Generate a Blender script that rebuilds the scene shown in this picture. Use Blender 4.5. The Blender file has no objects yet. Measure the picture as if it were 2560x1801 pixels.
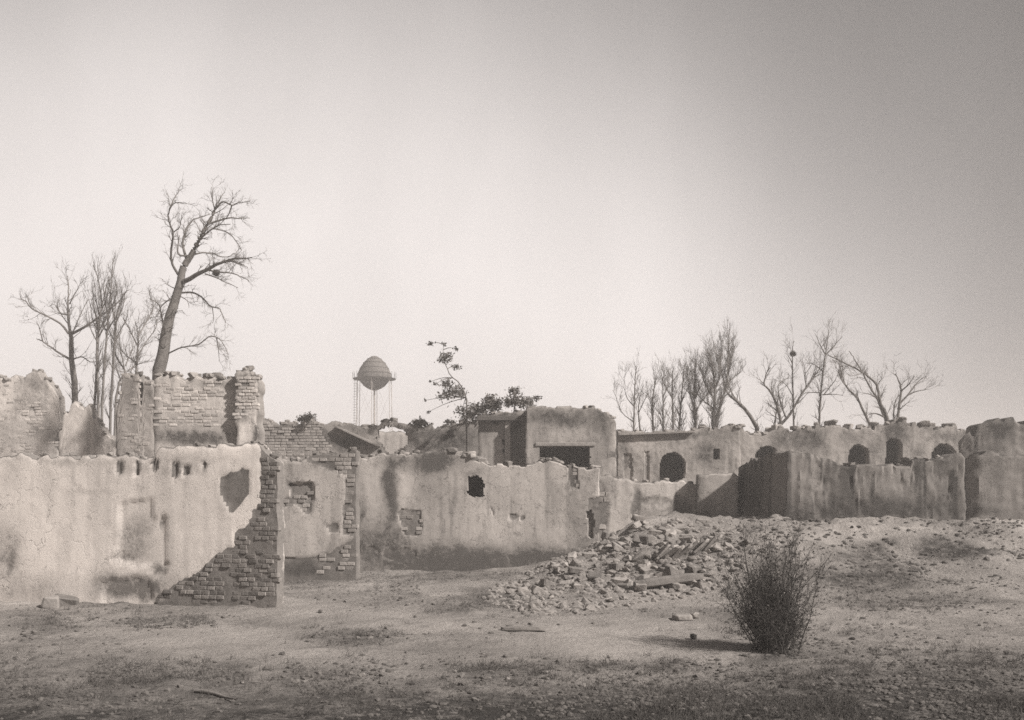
import bpy, bmesh, math, random
import numpy as np
from mathutils import Vector, Matrix

R = math.radians
random.seed(7)
rng = np.random.default_rng(7)
scene = bpy.context.scene
COL = scene.collection

# ------------------------------------------------------------------ camera, sky, sun, exposure
F, CX, HY, EYE = 2490.0, 1280.0, 1250.0, 2.5      # focal length (photo px), centre column, horizon row, eye height
cam_d = bpy.data.cameras.new('camera')
cam_d.sensor_width = 36.0
cam_d.lens = 36.0 * F / 2560.0
cam_d.shift_y = (HY - 900.5) / 2560.0
cam_d.clip_end = 3000.0
cam = bpy.data.objects.new('camera', cam_d)
cam.location = (0, 0, EYE)
cam.rotation_euler = (R(90), 0, 0)
COL.objects.link(cam)
scene.camera = cam

SUN_EL, SUN_AZ = 38.0, 30.0                        # sun stands to the right, a little on the camera's side of the walls
sun_vec = Vector((math.cos(R(SUN_EL)) * math.cos(R(SUN_AZ)), -math.cos(R(SUN_EL)) * math.sin(R(SUN_AZ)), math.sin(R(SUN_EL))))
sun_d = bpy.data.lights.new('sun', 'SUN')
sun_d.energy = 4.7
sun_d.angle = R(2.5)
sun_d.color = (1.0, 0.948, 0.895)
sun = bpy.data.objects.new('sun', sun_d)
sun.rotation_euler = sun_vec.to_track_quat('Z', 'Y').to_euler()
COL.objects.link(sun)

world = bpy.data.worlds.new('World')
scene.world = world
world.use_nodes = True
wn, wl = world.node_tree.nodes, world.node_tree.links
wn.clear()
w_out = wn.new('ShaderNodeOutputWorld')
w_bg = wn.new('ShaderNodeBackground')
w_bg.inputs['Strength'].default_value = 0.1
w_sky = wn.new('ShaderNodeTexSky')
w_sky.sky_type = 'NISHITA'
w_sky.sun_disc = False
w_sky.sun_elevation = R(SUN_EL)
w_sky.sun_rotation = math.atan2(sun_vec.x, sun_vec.y)
w_sky.dust_density = 6.0
w_sky.air_density = 1.0
w_bw = wn.new('ShaderNodeRGBToBW')
wl.new(w_sky.outputs[0], w_bw.inputs[0])
w_tc = wn.new('ShaderNodeTexCoord')
# vignette painted into the sky: bright low over the ruins, darker right and overhead
w_dot = wn.new('ShaderNodeVectorMath'); w_dot.operation = 'DOT_PRODUCT'
bd = Vector((-0.25, 1.0, -0.25)).normalized()
w_dot.inputs[1].default_value = bd
wl.new(w_tc.outputs['Generated'], w_dot.inputs[0])
w_rng = wn.new('ShaderNodeMapRange')
w_rng.inputs['From Min'].default_value = 0.52; w_rng.inputs['From Max'].default_value = 1.0
wl.new(w_dot.outputs['Value'], w_rng.inputs['Value'])
w_cr = wn.new('ShaderNodeValToRGB'); w_cr.color_ramp.interpolation = 'B_SPLINE'
for k, (t_, v_) in enumerate(((0.0, 0.13), (0.28, 0.28), (0.44, 0.43), (0.60, 0.84), (0.76, 1.04), (1.0, 1.08))):
    e_ = w_cr.color_ramp.elements[0] if k == 0 else (w_cr.color_ramp.elements[-1] if k == 5 else w_cr.color_ramp.elements.new(t_))
    e_.position = t_; e_.color = (v_, v_, v_, 1)
wl.new(w_rng.outputs[0], w_cr.inputs[0])
w_ramp = wn.new('ShaderNodeMath'); w_ramp.operation = 'MULTIPLY'; w_ramp.inputs[1].default_value = 6.1
wl.new(w_cr.outputs[0], w_ramp.inputs[0])
w_map = wn.new('ShaderNodeMapping'); w_map.inputs['Scale'].default_value = (2.6, 2.6, 0.75)
wl.new(w_tc.outputs['Generated'], w_map.inputs['Vector'])
w_noise = wn.new('ShaderNodeTexNoise'); w_noise.inputs['Scale'].default_value = 2.2
w_noise.inputs['Detail'].default_value = 4.0; w_noise.inputs['Roughness'].default_value = 0.5
wl.new(w_map.outputs[0], w_noise.inputs['Vector'])
w_nr = wn.new('ShaderNodeMapRange')
w_nr.inputs['From Min'].default_value = 0.25; w_nr.inputs['From Max'].default_value = 0.75
w_nr.inputs['To Min'].default_value = 0.90; w_nr.inputs['To Max'].default_value = 1.08
wl.new(w_noise.outputs['Fac'], w_nr.inputs['Value'])
w_mul = wn.new('ShaderNodeMath'); w_mul.operation = 'MULTIPLY'
wl.new(w_ramp.outputs[0], w_mul.inputs[0]); wl.new(w_nr.outputs[0], w_mul.inputs[1])
w_mixv = wn.new('ShaderNodeMix'); w_mixv.data_type = 'FLOAT'; w_mixv.inputs[0].default_value = 0.97
wl.new(w_bw.outputs[0], w_mixv.inputs[2]); wl.new(w_mul.outputs[0], w_mixv.inputs[3])
w_tint = wn.new('ShaderNodeVectorMath'); w_tint.operation = 'SCALE'
w_tint.inputs[0].default_value = (1.0, 0.938, 0.912)
wl.new(w_mixv.outputs[0], w_tint.inputs['Scale'])
wl.new(w_tint.outputs[0], w_bg.inputs['Color'])
wl.new(w_bg.outputs[0], w_out.inputs['Surface'])

scene.view_settings.view_transform = 'Standard'
scene.view_settings.look = 'None'
scene.view_settings.exposure = 0.66
scene.view_settings.gamma = 1.0
scene.view_settings.use_curve_mapping = False
scene.render.engine = 'CYCLES'
scene.cycles.use_denoising = False      # the residual grain stands for the old print's film grain
scene.cycles.max_bounces = 6
scene.cycles.volume_bounces = 2
scene.cycles.filter_width = 1.6

# ------------------------------------------------------------------ small maths
def P(px, py, d):
    """photo pixel at depth d -> world point"""
    return Vector(((px - CX) / F * d, d, EYE - (py - HY) / F * d))

def proj(X, Y, Z):
    return CX + F * X / Y, HY - F * (Z - EYE) / Y

def _hash(ix, iy, iz, seed):
    h = (ix * 374761393 + iy * 668265263 + iz * 2147483647 + seed * 974634777) & 0xffffffff
    h = ((h ^ (h >> 13)) * 1274126177) & 0xffffffff
    h = (h ^ (h >> 16)) & 0xffffff
    return h / float(0xffffff)

def vnoise(x, y, z=0.0, seed=0):
    x, y, z = np.broadcast_arrays(np.asarray(x, float), np.asarray(y, float), np.asarray(z, float))
    ix, iy, iz = np.floor(x).astype(np.int64), np.floor(y).astype(np.int64), np.floor(z).astype(np.int64)
    fx, fy, fz = x - ix, y - iy, z - iz
    fx, fy, fz = fx*fx*(3-2*fx), fy*fy*(3-2*fy), fz*fz*(3-2*fz)
    r = 0
    for dx in (0, 1):
        for dy in (0, 1):
            for dz in (0, 1):
                w = (fx if dx else 1-fx) * (fy if dy else 1-fy) * (fz if dz else 1-fz)
                r = r + w * _hash(ix+dx, iy+dy, iz+dz, seed)
    return r * 2 - 1

def fbm(x, y, z=0.0, seed=0, octv=4, gain=0.5):
    a, s, f = 1.0, 0.0, 1.0
    for o in range(octv):
        s = s + a * vnoise(np.asarray(x)*f, np.asarray(y)*f, np.asarray(z)*f, seed + o*17)
        a *= gain; f *= 2.03
    return s

def sstep(a, b, x):
    t = np.clip((np.asarray(x, float) - a) / (b - a), 0, 1)
    return t*t*(3-2*t)

def inpoly(px, py, poly):
    px, py = np.asarray(px, float), np.asarray(py, float)
    r = np.zeros(px.shape, bool)
    n = len(poly)
    for i in range(n):
        x0, y0 = poly[i]; x1, y1 = poly[(i+1) % n]
        if y0 == y1: continue
        c = ((y0 > py) != (y1 > py)) & (px < (x1-x0)*(py-y0)/(y1-y0) + x0)
        r ^= c
    return r

def blobs(px, py, lst):
    s = np.zeros(np.shape(px))
    for cx, cy, rx, ry, k in lst:
        s = np.maximum(s, k * np.exp(-np.abs((px-cx)/rx)**2.6 - np.abs((py-cy)/ry)**2.6))
    return s

# ------------------------------------------------------------------ materials
class NB:
    def __init__(self, name):
        self.m = bpy.data.materials.new(name); self.m.use_nodes = True
        self.n, self.l = self.m.node_tree.nodes, self.m.node_tree.links
        self.n.clear()
        self.out = self.n.new('ShaderNodeOutputMaterial')
        self.b = self.n.new('ShaderNodeBsdfPrincipled')
        self.b.inputs['Roughness'].default_value = 0.92
        self.b.inputs['Specular IOR Level'].default_value = 0.12
        self.l.new(self.b.outputs[0], self.out.inputs['Surface'])
        self.pos = self.n.new('ShaderNodeNewGeometry').outputs['Position']
    def put(self, sock, v):
        if isinstance(v, bpy.types.NodeSocket): self.l.new(v, sock)
        else: sock.default_value = v
    def noise(self, scale, detail=4.0, rough=0.55, stretch=(1, 1, 1), dist=0.0):
        mp = self.n.new('ShaderNodeMapping'); mp.inputs['Scale'].default_value = stretch
        self.l.new(self.pos, mp.inputs['Vector'])
        t = self.n.new('ShaderNodeTexNoise')
        t.inputs['Scale'].default_value = scale; t.inputs['Detail'].default_value = detail
        t.inputs['Roughness'].default_value = rough; t.inputs['Distortion'].default_value = dist
        self.l.new(mp.outputs[0], t.inputs['Vector'])
        return t.outputs['Fac']
    def voronoi(self, scale):
        t = self.n.new('ShaderNodeTexVoronoi'); t.inputs['Scale'].default_value = scale
        self.l.new(self.pos, t.inputs['Vector'])
        return t.outputs['Distance']
    def rng(self, v, a, b, c=0.0, d=1.0):
        m = self.n.new('ShaderNodeMapRange')
        self.put(m.inputs['Value'], v)
        for k, x in zip(('From Min', 'From Max', 'To Min', 'To Max'), (a, b, c, d)): m.inputs[k].default_value = x
        return m.outputs[0]
    def math(self, op, a, b=0.0):
        m = self.n.new('ShaderNodeMath'); m.operation = op
        self.put(m.inputs[0], a); self.put(m.inputs[1], b)
        return m.outputs[0]
    def mix(self, f, a, b, mode='MIX'):
        m = self.n.new('ShaderNodeMix'); m.data_type = 'RGBA'; m.blend_type = mode
        self.put(m.inputs[0], f)
        for s, v in ((m.inputs[6], a), (m.inputs[7], b)):
            self.put(s, v if isinstance(v, bpy.types.NodeSocket) else (*v[:3], 1.0))
        return m.outputs[2]
    def attr(self, name):
        a = self.n.new('ShaderNodeAttribute'); a.attribute_name = name
        s = self.n.new('ShaderNodeSeparateColor'); self.l.new(a.outputs['Color'], s.inputs[0])
        return s.outputs
    def objrand(self):
        return self.n.new('ShaderNodeObjectInfo').outputs['Random']
    def scale(self, col, f):
        v = self.n.new('ShaderNodeVectorMath'); v.operation = 'SCALE'
        self.put(v.inputs[0], col if isinstance(col, bpy.types.NodeSocket) else tuple(col[:3])); self.put(v.inputs['Scale'], f)
        return v.outputs[0]
    def done(self, col, bump=None, strength=0.5, dist=0.03, rough=None):
        self.put(self.b.inputs['Base Color'], col if isinstance(col, bpy.types.NodeSocket) else (*col, 1))
        if bump is not None:
            bn = self.n.new('ShaderNodeBump'); bn.inputs['Strength'].default_value = strength; bn.inputs['Distance'].default_value = dist
            self.put(bn.inputs['Height'], bump); self.l.new(bn.outputs[0], self.b.inputs['Normal'])
        if rough is not None: self.put(self.b.inputs['Roughness'], rough)
        return self.m

def warm(v, t=1.0):
    """grey of albedo v with the faint warm cast of dust and lime"""
    return (v * (1 + 0.055*t), v * (1 - 0.025*t), v * (1 - 0.085*t))

def wall_mat(name, base, core, stain_shade, streak=0.35, peel=0.62, spots=0.65):
    b = NB(name)
    m = b.attr('mask')
    big = b.noise(0.55, 5, 0.6)
    mid = b.noise(2.6, 6, 0.65)
    fine = b.noise(16, 8, 0.75)
    grit = b.noise(38, 4, 0.7)
    drip = b.noise(1.9, 6, 0.62, (2.6, 2.6, 0.14))
    flake = b.noise(3.4, 8, 0.72, (1, 1, 1), 0.6)
    pit = b.voronoi(9.0)
    drip2 = b.noise(6.0, 5, 0.6, (2.0, 2.0, 0.10))
    vc = b.n.new('ShaderNodeTexVoronoi'); vc.feature = 'DISTANCE_TO_EDGE'; vc.inputs['Scale'].default_value = 0.9
    wv = b.n.new('ShaderNodeVectorMath'); wv.operation = 'MULTIPLY_ADD'
    nz = b.n.new('ShaderNodeTexNoise'); nz.inputs['Scale'].default_value = 2.2; nz.inputs['Detail'].default_value = 6.0
    b.l.new(b.pos, nz.inputs['Vector']); b.l.new(nz.outputs['Color'], wv.inputs[0]); wv.inputs[1].default_value = (0.9, 0.9, 0.9); b.l.new(b.pos, wv.inputs[2])
    b.l.new(wv.outputs[0], vc.inputs['Vector'])
    crack = b.math('MULTIPLY', b.rng(vc.outputs['Distance'], 0.0, 0.012, 1.0, 0.0), b.rng(big, 0.50, 0.58))
    col = b.scale(warm(base), b.rng(big, 0.25, 0.75, 0.80, 1.16))
    col = b.scale(col, b.rng(grit, 0.3, 0.7, 0.78, 1.2))
    col = b.mix(b.math('MULTIPLY', b.rng(drip, 0.47, 0.75), streak), col, warm(stain_shade * 1.2))
    col = b.mix(b.math('MULTIPLY', b.rng(drip2, 0.5, 0.72), streak * 0.9), col, warm(stain_shade * 1.3))
    col = b.mix(b.math('MULTIPLY', crack, 0.7), col, warm(stain_shade * 0.5))
    drip3 = b.noise(0.9, 3, 0.5, (1.3, 1.3, 0.10))
    col = b.mix(b.rng(drip3, 0.50, 0.66, 0.0, 0.55), col, warm(min(0.8, base * 1.35)))
    sp = b.math('ADD', fine, b.math('MULTIPLY', mid, 0.6))
    col = b.mix(b.rng(sp, 0.87, 0.94, 0.0, spots), col, warm(stain_shade * 0.9))
    col = b.mix(b.rng(flake, peel, peel + 0.04, 0.0, 0.75), col, b.scale(warm(core), b.rng(fine, 0.3, 0.7, 0.6, 1.2)))
    cm = b.rng(b.math('ADD', m[0], b.math('MULTIPLY', b.math('SUBTRACT', flake, 0.5), 0.9)), 0.38, 0.62)
    cc = b.scale(warm(core), b.rng(fine, 0.3, 0.7, 0.55, 1.3))
    col = b.mix(cm, col, cc)
    sm = b.math('MULTIPLY', m[1], b.rng(b.math('ADD', flake, b.math('MULTIPLY', fine, 0.6)), 0.50, 1.0, 0.35, 1.6))
    sm.node.use_clamp = True
    col = b.mix(sm, col, b.scale(warm(stain_shade * 0.5), b.rng(grit, 0.3, 0.7, 0.7, 1.4)))
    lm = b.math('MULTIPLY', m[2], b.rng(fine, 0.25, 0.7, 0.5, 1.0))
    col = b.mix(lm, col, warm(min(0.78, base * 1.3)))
    hgt = b.math('ADD', b.math('MULTIPLY', grit, 0.8), b.math('MULTIPLY', b.rng(sp, 0.87, 0.94, 0.0, 1.0), -0.6))
    hgt = b.math('SUBTRACT', hgt, crack)
    hgt = b.math('ADD', hgt, b.math('MULTIPLY', b.rng(flake, peel - 0.02, peel + 0.03, 0.0, 1.0), -0.8))
    return b.done(col, hgt, 0.36, 0.02)

def rough_mat(name, alb, var=0.35, scale=5.0, bump=0.6, dark=None, perobj=0.35):
    b = NB(name)
    a, c = b.noise(scale, 6, 0.65), b.noise(scale * 5, 5, 0.7)
    f = b.math('ADD', b.rng(a, 0.25, 0.75, 1 - var, 1 + var), b.rng(c, 0.3, 0.7, -var * 0.5, var * 0.5))
    if perobj: f = b.math('MULTIPLY', f, b.rng(b.objrand(), 0, 1, 1 - perobj, 1 + perobj))
    col = b.scale(warm(alb), f)
    if dark: col = b.mix(b.rng(b.noise(scale * 0.5, 5, 0.7), 0.52, 0.7, 0, 0.75), col, warm(dark))
    return b.done(col, b.math('ADD', a, b.math('MULTIPLY', c, 0.5)), bump, 0.03)

M = {}
M['lime'] = wall_mat('lime_plaster', 0.78, 0.19, 0.36, 0.20, 0.67, 0.30)
M['lime_aged'] = wall_mat('aged_lime_plaster', 0.39, 0.20, 0.16, 0.36, 0.60, 0.55)
M['far_lime'] = wall_mat('weathered_render', 0.31, 0.20, 0.12, 0.42, 0.58)
M['bleached'] = wall_mat('bleached_render', 0.52, 0.28, 0.16, 0.34, 0.60, 0.5)
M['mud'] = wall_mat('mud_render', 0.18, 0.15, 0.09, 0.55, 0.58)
M['masonry'] = wall_mat('rubble_masonry', 0.33, 0.24, 0.14, 0.30)
M['brick'] = rough_mat('fired_mud_brick', 0.20, 0.30, 6.0, 0.7, None, 0.30)
M['brick_pale'] = rough_mat('pale_dusty_brick', 0.28, 0.25, 6.0, 0.7, None, 0.25)
M['brick_lime'] = rough_mat('limewashed_brick', 0.42, 0.28, 6.0, 0.7, None, 0.25)
M['stone'] = rough_mat('rubble_stone', 0.22, 0.34, 4.0, 0.9, 0.11, 0.40)
M['clod'] = rough_mat('earth_clod', 0.13, 0.35, 5.0, 0.8, None, 0.4)
M['dark_stone'] = rough_mat('dark_stone', 0.09, 0.25, 6.0, 0.8, None, 0.2)
M['room'] = rough_mat('dark_room', 0.10, 0.25, 2.0, 0.5, None, 0.0)  # even dark tone for room, recess and roof surfaces
M['bark'] = rough_mat('grey_bark', 0.15, 0.30, 9.0, 0.8, None, 0.15)
M['twig'] = rough_mat('dry_twig', 0.14, 0.25, 9.0, 0.2, None, 0.1)
M['leaf'] = rough_mat('dusty_leaf', 0.12, 0.35, 5.0, 0.2, None, 0.15)
M['bush'] = rough_mat('dark_bush', 0.065, 0.35, 4.0, 0.2, None, 0.0)
M['weed'] = rough_mat('dry_weed', 0.075, 0.40, 2.0, 0.2, None, 0.0)
M['steel'] = rough_mat('weathered_steel', 0.03, 0.22, 1.2, 0.2, 0.10, 0.0)
M['steel_pale'] = rough_mat('faded_tank_paint', 0.12, 0.30, 0.8, 0.2, 0.05, 0.0)
M['leg_haze'] = rough_mat('haze_pale_leg', 0.42, 0.2, 0.8, 0.2, None, 0.0)  # legs' haze painted as a pale colour so they melt into the sky
M['nest'] = rough_mat('nest_sticks', 0.035, 0.3, 9.0, 0.3, None, 0.0)
M['wood'] = rough_mat('old_timber', 0.16, 0.3, 5.0, 0.4, None, 0.1)

def ground_mat():
    b = NB('dusty_earth')
    m = b.attr('mask')
    big, mid, fine = b.noise(0.35, 5, 0.6), b.noise(1.8, 6, 0.68), b.noise(11, 7, 0.75)
    lay = b.noise(1.2, 5, 0.6, (0.35, 1.6, 1.0))
    col = b.scale(warm(0.29), b.rng(big, 0.3, 0.7, 0.70, 1.28))
    col = b.mix(b.rng(b.math('ADD', lay, b.math('MULTIPLY', mid, 0.5)), 0.78, 1.0, 0, 0.6), col, warm(0.15))
    col = b.mix(b.rng(fine, 0.50, 0.64, 0, 0.6), col, warm(0.12))
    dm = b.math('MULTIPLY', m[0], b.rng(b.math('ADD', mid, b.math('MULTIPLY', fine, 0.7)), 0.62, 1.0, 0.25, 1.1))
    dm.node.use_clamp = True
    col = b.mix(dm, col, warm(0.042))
    col = b.mix(m[1], col, b.scale(warm(0.36), b.rng(fine, 0.3, 0.7, 0.9, 1.1)))
    h = b.math('ADD', b.math('MULTIPLY', mid, 1.4), fine)
    return b.done(col, h, 1.0, 0.08)
M['earth'] = ground_mat()

# ------------------------------------------------------------------ object helpers
def mesh_obj(name, verts, faces, mat, parent=None, smooth=None, masks=None):
    me = bpy.data.meshes.new(name)
    if isinstance(verts, np.ndarray): verts = verts.tolist()
    if isinstance(faces, np.ndarray): faces = faces.tolist()
    me.from_pydata(verts, [], faces)
    if masks is not None:
        at = me.attributes.new('mask', 'FLOAT_COLOR', 'POINT')
        at.data.foreach_set('color', np.ascontiguousarray(masks, dtype=np.float32).ravel())
    if mat is not None: me.materials.append(M[mat])
    me.update()
    if smooth is not None:
        me.shade_smooth()
        me.set_sharp_from_angle(angle=R(smooth))
    o = bpy.data.objects.new(name, me)
    COL.objects.link(o)
    if parent is not None: o.parent = parent
    return o

def tag(o, label, cat=None, group=None, kind=None):
    if label: o['label'] = label
    if cat: o['category'] = cat
    if group: o['group'] = group
    if kind: o['kind'] = kind
    return o

def thing(name, label, cat, loc=(0, 0, 0), group=None):
    """an Empty at the thing's base; parts are built in world coordinates and parented with the inverse offset"""
    o = bpy.data.objects.new(name, None)
    o.location = loc
    COL.objects.link(o)
    return tag(o, label, cat, group, 'thing')

def world_of(o):
    if o.parent is None: return Matrix.LocRotScale(o.location, o.rotation_euler, o.scale)
    return world_of(o.parent) @ o.matrix_parent_inverse @ Matrix.LocRotScale(o.location, o.rotation_euler, o.scale)

def adopt(child, parent):
    child.parent = parent
    child.matrix_parent_inverse = world_of(parent).inverted()
    return child

def shared(name, me, mw, parent):
    o = bpy.data.objects.new(name, me)
    COL.objects.link(o)
    o.matrix_world = mw
    if parent is not None:
        adopt(o, parent)
        o.matrix_basis = mw
    return o

# shared small meshes -------------------------------------------------
def block_mesh(name, mat, seed, jit=0.10, bev=0.07, rock=False):
    r = random.Random(seed)
    bm = bmesh.new()
    if rock:
        bmesh.ops.create_icosphere(bm, subdivisions=1, radius=0.62)
        for v in bm.verts:
            v.co = Vector((max(-0.5, min(0.5, v.co.x * r.uniform(0.7, 1.25))), max(-0.5, min(0.5, v.co.y * r.uniform(0.7, 1.25))), max(-0.5, min(0.5, v.co.z * r.uniform(0.7, 1.25)))))
    else:
        bmesh.ops.create_cube(bm, size=1.0)
        for v in bm.verts:
            v.co += Vector((r.uniform(-jit, jit), r.uniform(-jit, jit), r.uniform(-jit, jit)))
        bmesh.ops.bevel(bm, geom=bm.edges[:], offset=bev, segments=1, affect='EDGES')
        for v in bm.verts:
            v.co += Vector((r.uniform(-1, 1), r.uniform(-1, 1), r.uniform(-1, 1))) * jit * 0.25
    me = bpy.data.meshes.new(name)
    bm.to_mesh(me); bm.free()
    me.materials.append(M[mat])
    return me

BRICKS = {k: [block_mesh('brick', k, 10+i, 0.05, 0.06) for i in range(5)] for k in ('brick', 'brick_pale', 'brick_lime')}
STONES = [block_mesh('stone', 'stone', 40+i, 0.20, 0.10, i % 2 == 1) for i in range(8)]
CLODS = [block_mesh('stone', 'clod', 50+i, 0.20, 0.10, True) for i in range(5)]
SLABS = [block_mesh('stone_slab', 'stone', 60+i, 0.12, 0.10) for i in range(4)]

# ------------------------------------------------------------------ ground
def ground_z(x, y):
    x, y = np.asarray(x, float), np.asarray(y, float)
    xs = x * 33.0 / np.maximum(y, 20.0)
    hgt = np.interp(xs, [-1.5, 0.5, 2.8, 5.0, 8.0, 11.0, 18.0], [0.0, 0.10, 0.75, 1.40, 1.85, 1.95, 1.9])
    ramp = sstep(24.5, 33.5, y + 0.7 * fbm(x*0.35, y*0.35, 0, 5, 3))
    z = hgt * ramp
    z = z + 0.66 * np.exp(-((xs-4.8)/2.1)**2 - ((y-31.8)/2.9)**2)              # rubble hump
    z = z + 0.30 * np.exp(-((xs-9.0)/1.4)**2 - ((y-29.5)/1.3)**2)
    z = z + 0.24 * np.exp(-((xs-1.6)/1.3)**2 - ((y-30.5)/1.6)**2)
    z = z + 0.30 * np.exp(-((x+11.2)/1.6)**2 - ((y-27.0)/0.9)**2)
    z = z - 0.42 * np.exp(-((xs-11.4)/0.9)**2 - ((y-31.0)/0.45)**2) - 0.45 * np.exp(-((xs-14.3)/0.8)**2 - ((y-31.2)/0.4)**2) - 0.22 * np.exp(-((xs-12.6)/1.2)**2 - ((y-29.2)/0.5)**2)
    near = np.exp(-((y-26)/22.0)**2)
    z = z + near * (0.075 * fbm(x*0.5, y*0.5, 0, 1, 4) + 0.030 * fbm(x*2.2, y*2.2, 0, 2, 4, 0.6))
    z = z + near * ramp * sstep(0.5, 3.5, xs) * (0.11 * fbm(x*0.9, y*1.3, 0, 9, 4, 0.6) + 0.055 * fbm(x*3.1, y*4.0, 0, 19, 3, 0.7))
    return z

def hit(px, py, dmin=9.0, dmax=60.0):
    """where the ray through a photo pixel meets the ground"""
    d = np.arange(dmin, dmax, 0.04)
    X = (px - CX) / F * d; Z = EYE - (py - HY) / F * d
    g = ground_z(X, d)
    k = np.nonzero(Z < g)[0]
    i = int(k[0]) if len(k) else len(d) - 1
    return Vector((X[i], d[i], float(g[i])))

def axis_coords(a, b, step, far, grow=1.22):
    c = list(np.arange(a, b + 1e-6, step))
    s, v = step, c[-1]
    while v < far[1]:
        s *= grow; v += s; c.append(min(v, far[1]))
    s, v, lo = step, c[0], []
    while v > far[0]:
        s *= grow; v -= s; lo.append(max(v, far[0]))
    return np.array(lo[::-1] + c)

SOIL_SHADE = [  # dark earth, litter, painted vignette and hollow shade, in photo columns/rows: cx, cy, rx, ry, strength
    (1180, 1760, 330, 60, 0.9), (1250, 1690, 150, 30, 0.8), (1600, 1668, 260, 22, 0.55), (1780, 1780, 420, 60, 0.85),
    (2280, 1770, 460, 120, 1.2), (820, 1690, 150, 30, 0.7), (560, 1690, 90, 35, 0.75), (540, 1745, 70, 14, 0.8), (280, 1720, 160, 60, 0.75),
    (110, 1560, 80, 26, 0.6), (860, 1590, 130, 20, 0.65), (380, 1560, 80, 14, 0.6), (460, 1555, 60, 14, 0.55), (1270, 1505, 80, 26, 0.75),
    (1180, 1520, 90, 18, 0.6), (1000, 1475, 60, 20, 0.5), (2170, 1440, 190, 50, 0.95), (2150, 1380, 90, 28, 1.2), (2370, 1370, 75, 30, 1.2),  # right-hand blobs paint shade into the mound's hollows
    (2250, 1500, 200, 26, 0.6), (2380, 1310, 90, 26, 0.5), (1640, 1400, 130, 40, 0.45), (1930, 1420, 90, 60, 0.55), (1750, 1370, 70, 40, 0.6),
    (1900, 1660, 200, 18, 0.4), (330, 1500, 100, 30, 0.8), (760, 1460, 70, 14, 0.7), (1120, 1440, 250, 14, 0.5), (1420, 1470, 60, 26, 0.5),
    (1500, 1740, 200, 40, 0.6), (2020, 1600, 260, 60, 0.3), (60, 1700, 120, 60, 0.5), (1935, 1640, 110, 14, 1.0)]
CLEAR = [(1560, 1590, 260, 38, 0.75), (760, 1530, 90, 28, 0.5), (1000, 1560, 220, 20, 0.45), (560, 1590, 220, 22, 0.5), (2080, 1350, 90, 40, 0.35),
         (2200, 1335, 160, 22, 0.45), (480, 1640, 120, 20, 0.4), (2050, 1530, 90, 60, 0.3)]

def build_ground():
    xs = axis_coords(-15, 18, 0.13, (-340, 340))
    ys = axis_coords(9.5, 37, 0.13, (-60, 360))
    XX, YY = np.meshgrid(xs, ys)
    ZZ = ground_z(XX, YY)
    far = np.hypot(XX, YY)
    ZZ = np.where(far > 200, ZZ * 0.2, ZZ)
    V = np.stack([XX, YY, ZZ], -1).reshape(-1, 3)
    ny, nx = XX.shape
    i = np.arange(ny*nx).reshape(ny, nx)
    Fc = np.stack([i[:-1, :-1], i[:-1, 1:], i[1:, 1:], i[1:, :-1]], -1).reshape(-1, 4)
    yy = np.maximum(YY, 2.0)
    px, py = proj(XX, yy, ZZ)
    wx = px + 40 * fbm(XX*0.8, YY*0.8, 0, 21, 3); wy = py + 14 * fbm(XX*0.8, YY*0.8, 0, 22, 3)
    dark = blobs(wx, wy, SOIL_SHADE)
    dark = np.maximum(dark, 1.1 * sstep(15.0, 11.2, YY - 0.05*XX) + 0.25 * sstep(0.2, 0.8, fbm(XX*0.4, YY*0.4, 0, 33, 3)))  # vignette painted as darker ground towards the camera
    dark = np.where(YY > 45, 0.2, dark)
    clear = np.where(YY > 45, 0, blobs(wx, wy, CLEAR))
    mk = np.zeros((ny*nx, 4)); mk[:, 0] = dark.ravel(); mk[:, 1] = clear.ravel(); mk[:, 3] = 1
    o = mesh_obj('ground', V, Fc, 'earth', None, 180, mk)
    tag(o, 'pale dusty uneven ground in front of the ruined walls', None, None, 'structure')
build_ground()

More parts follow.
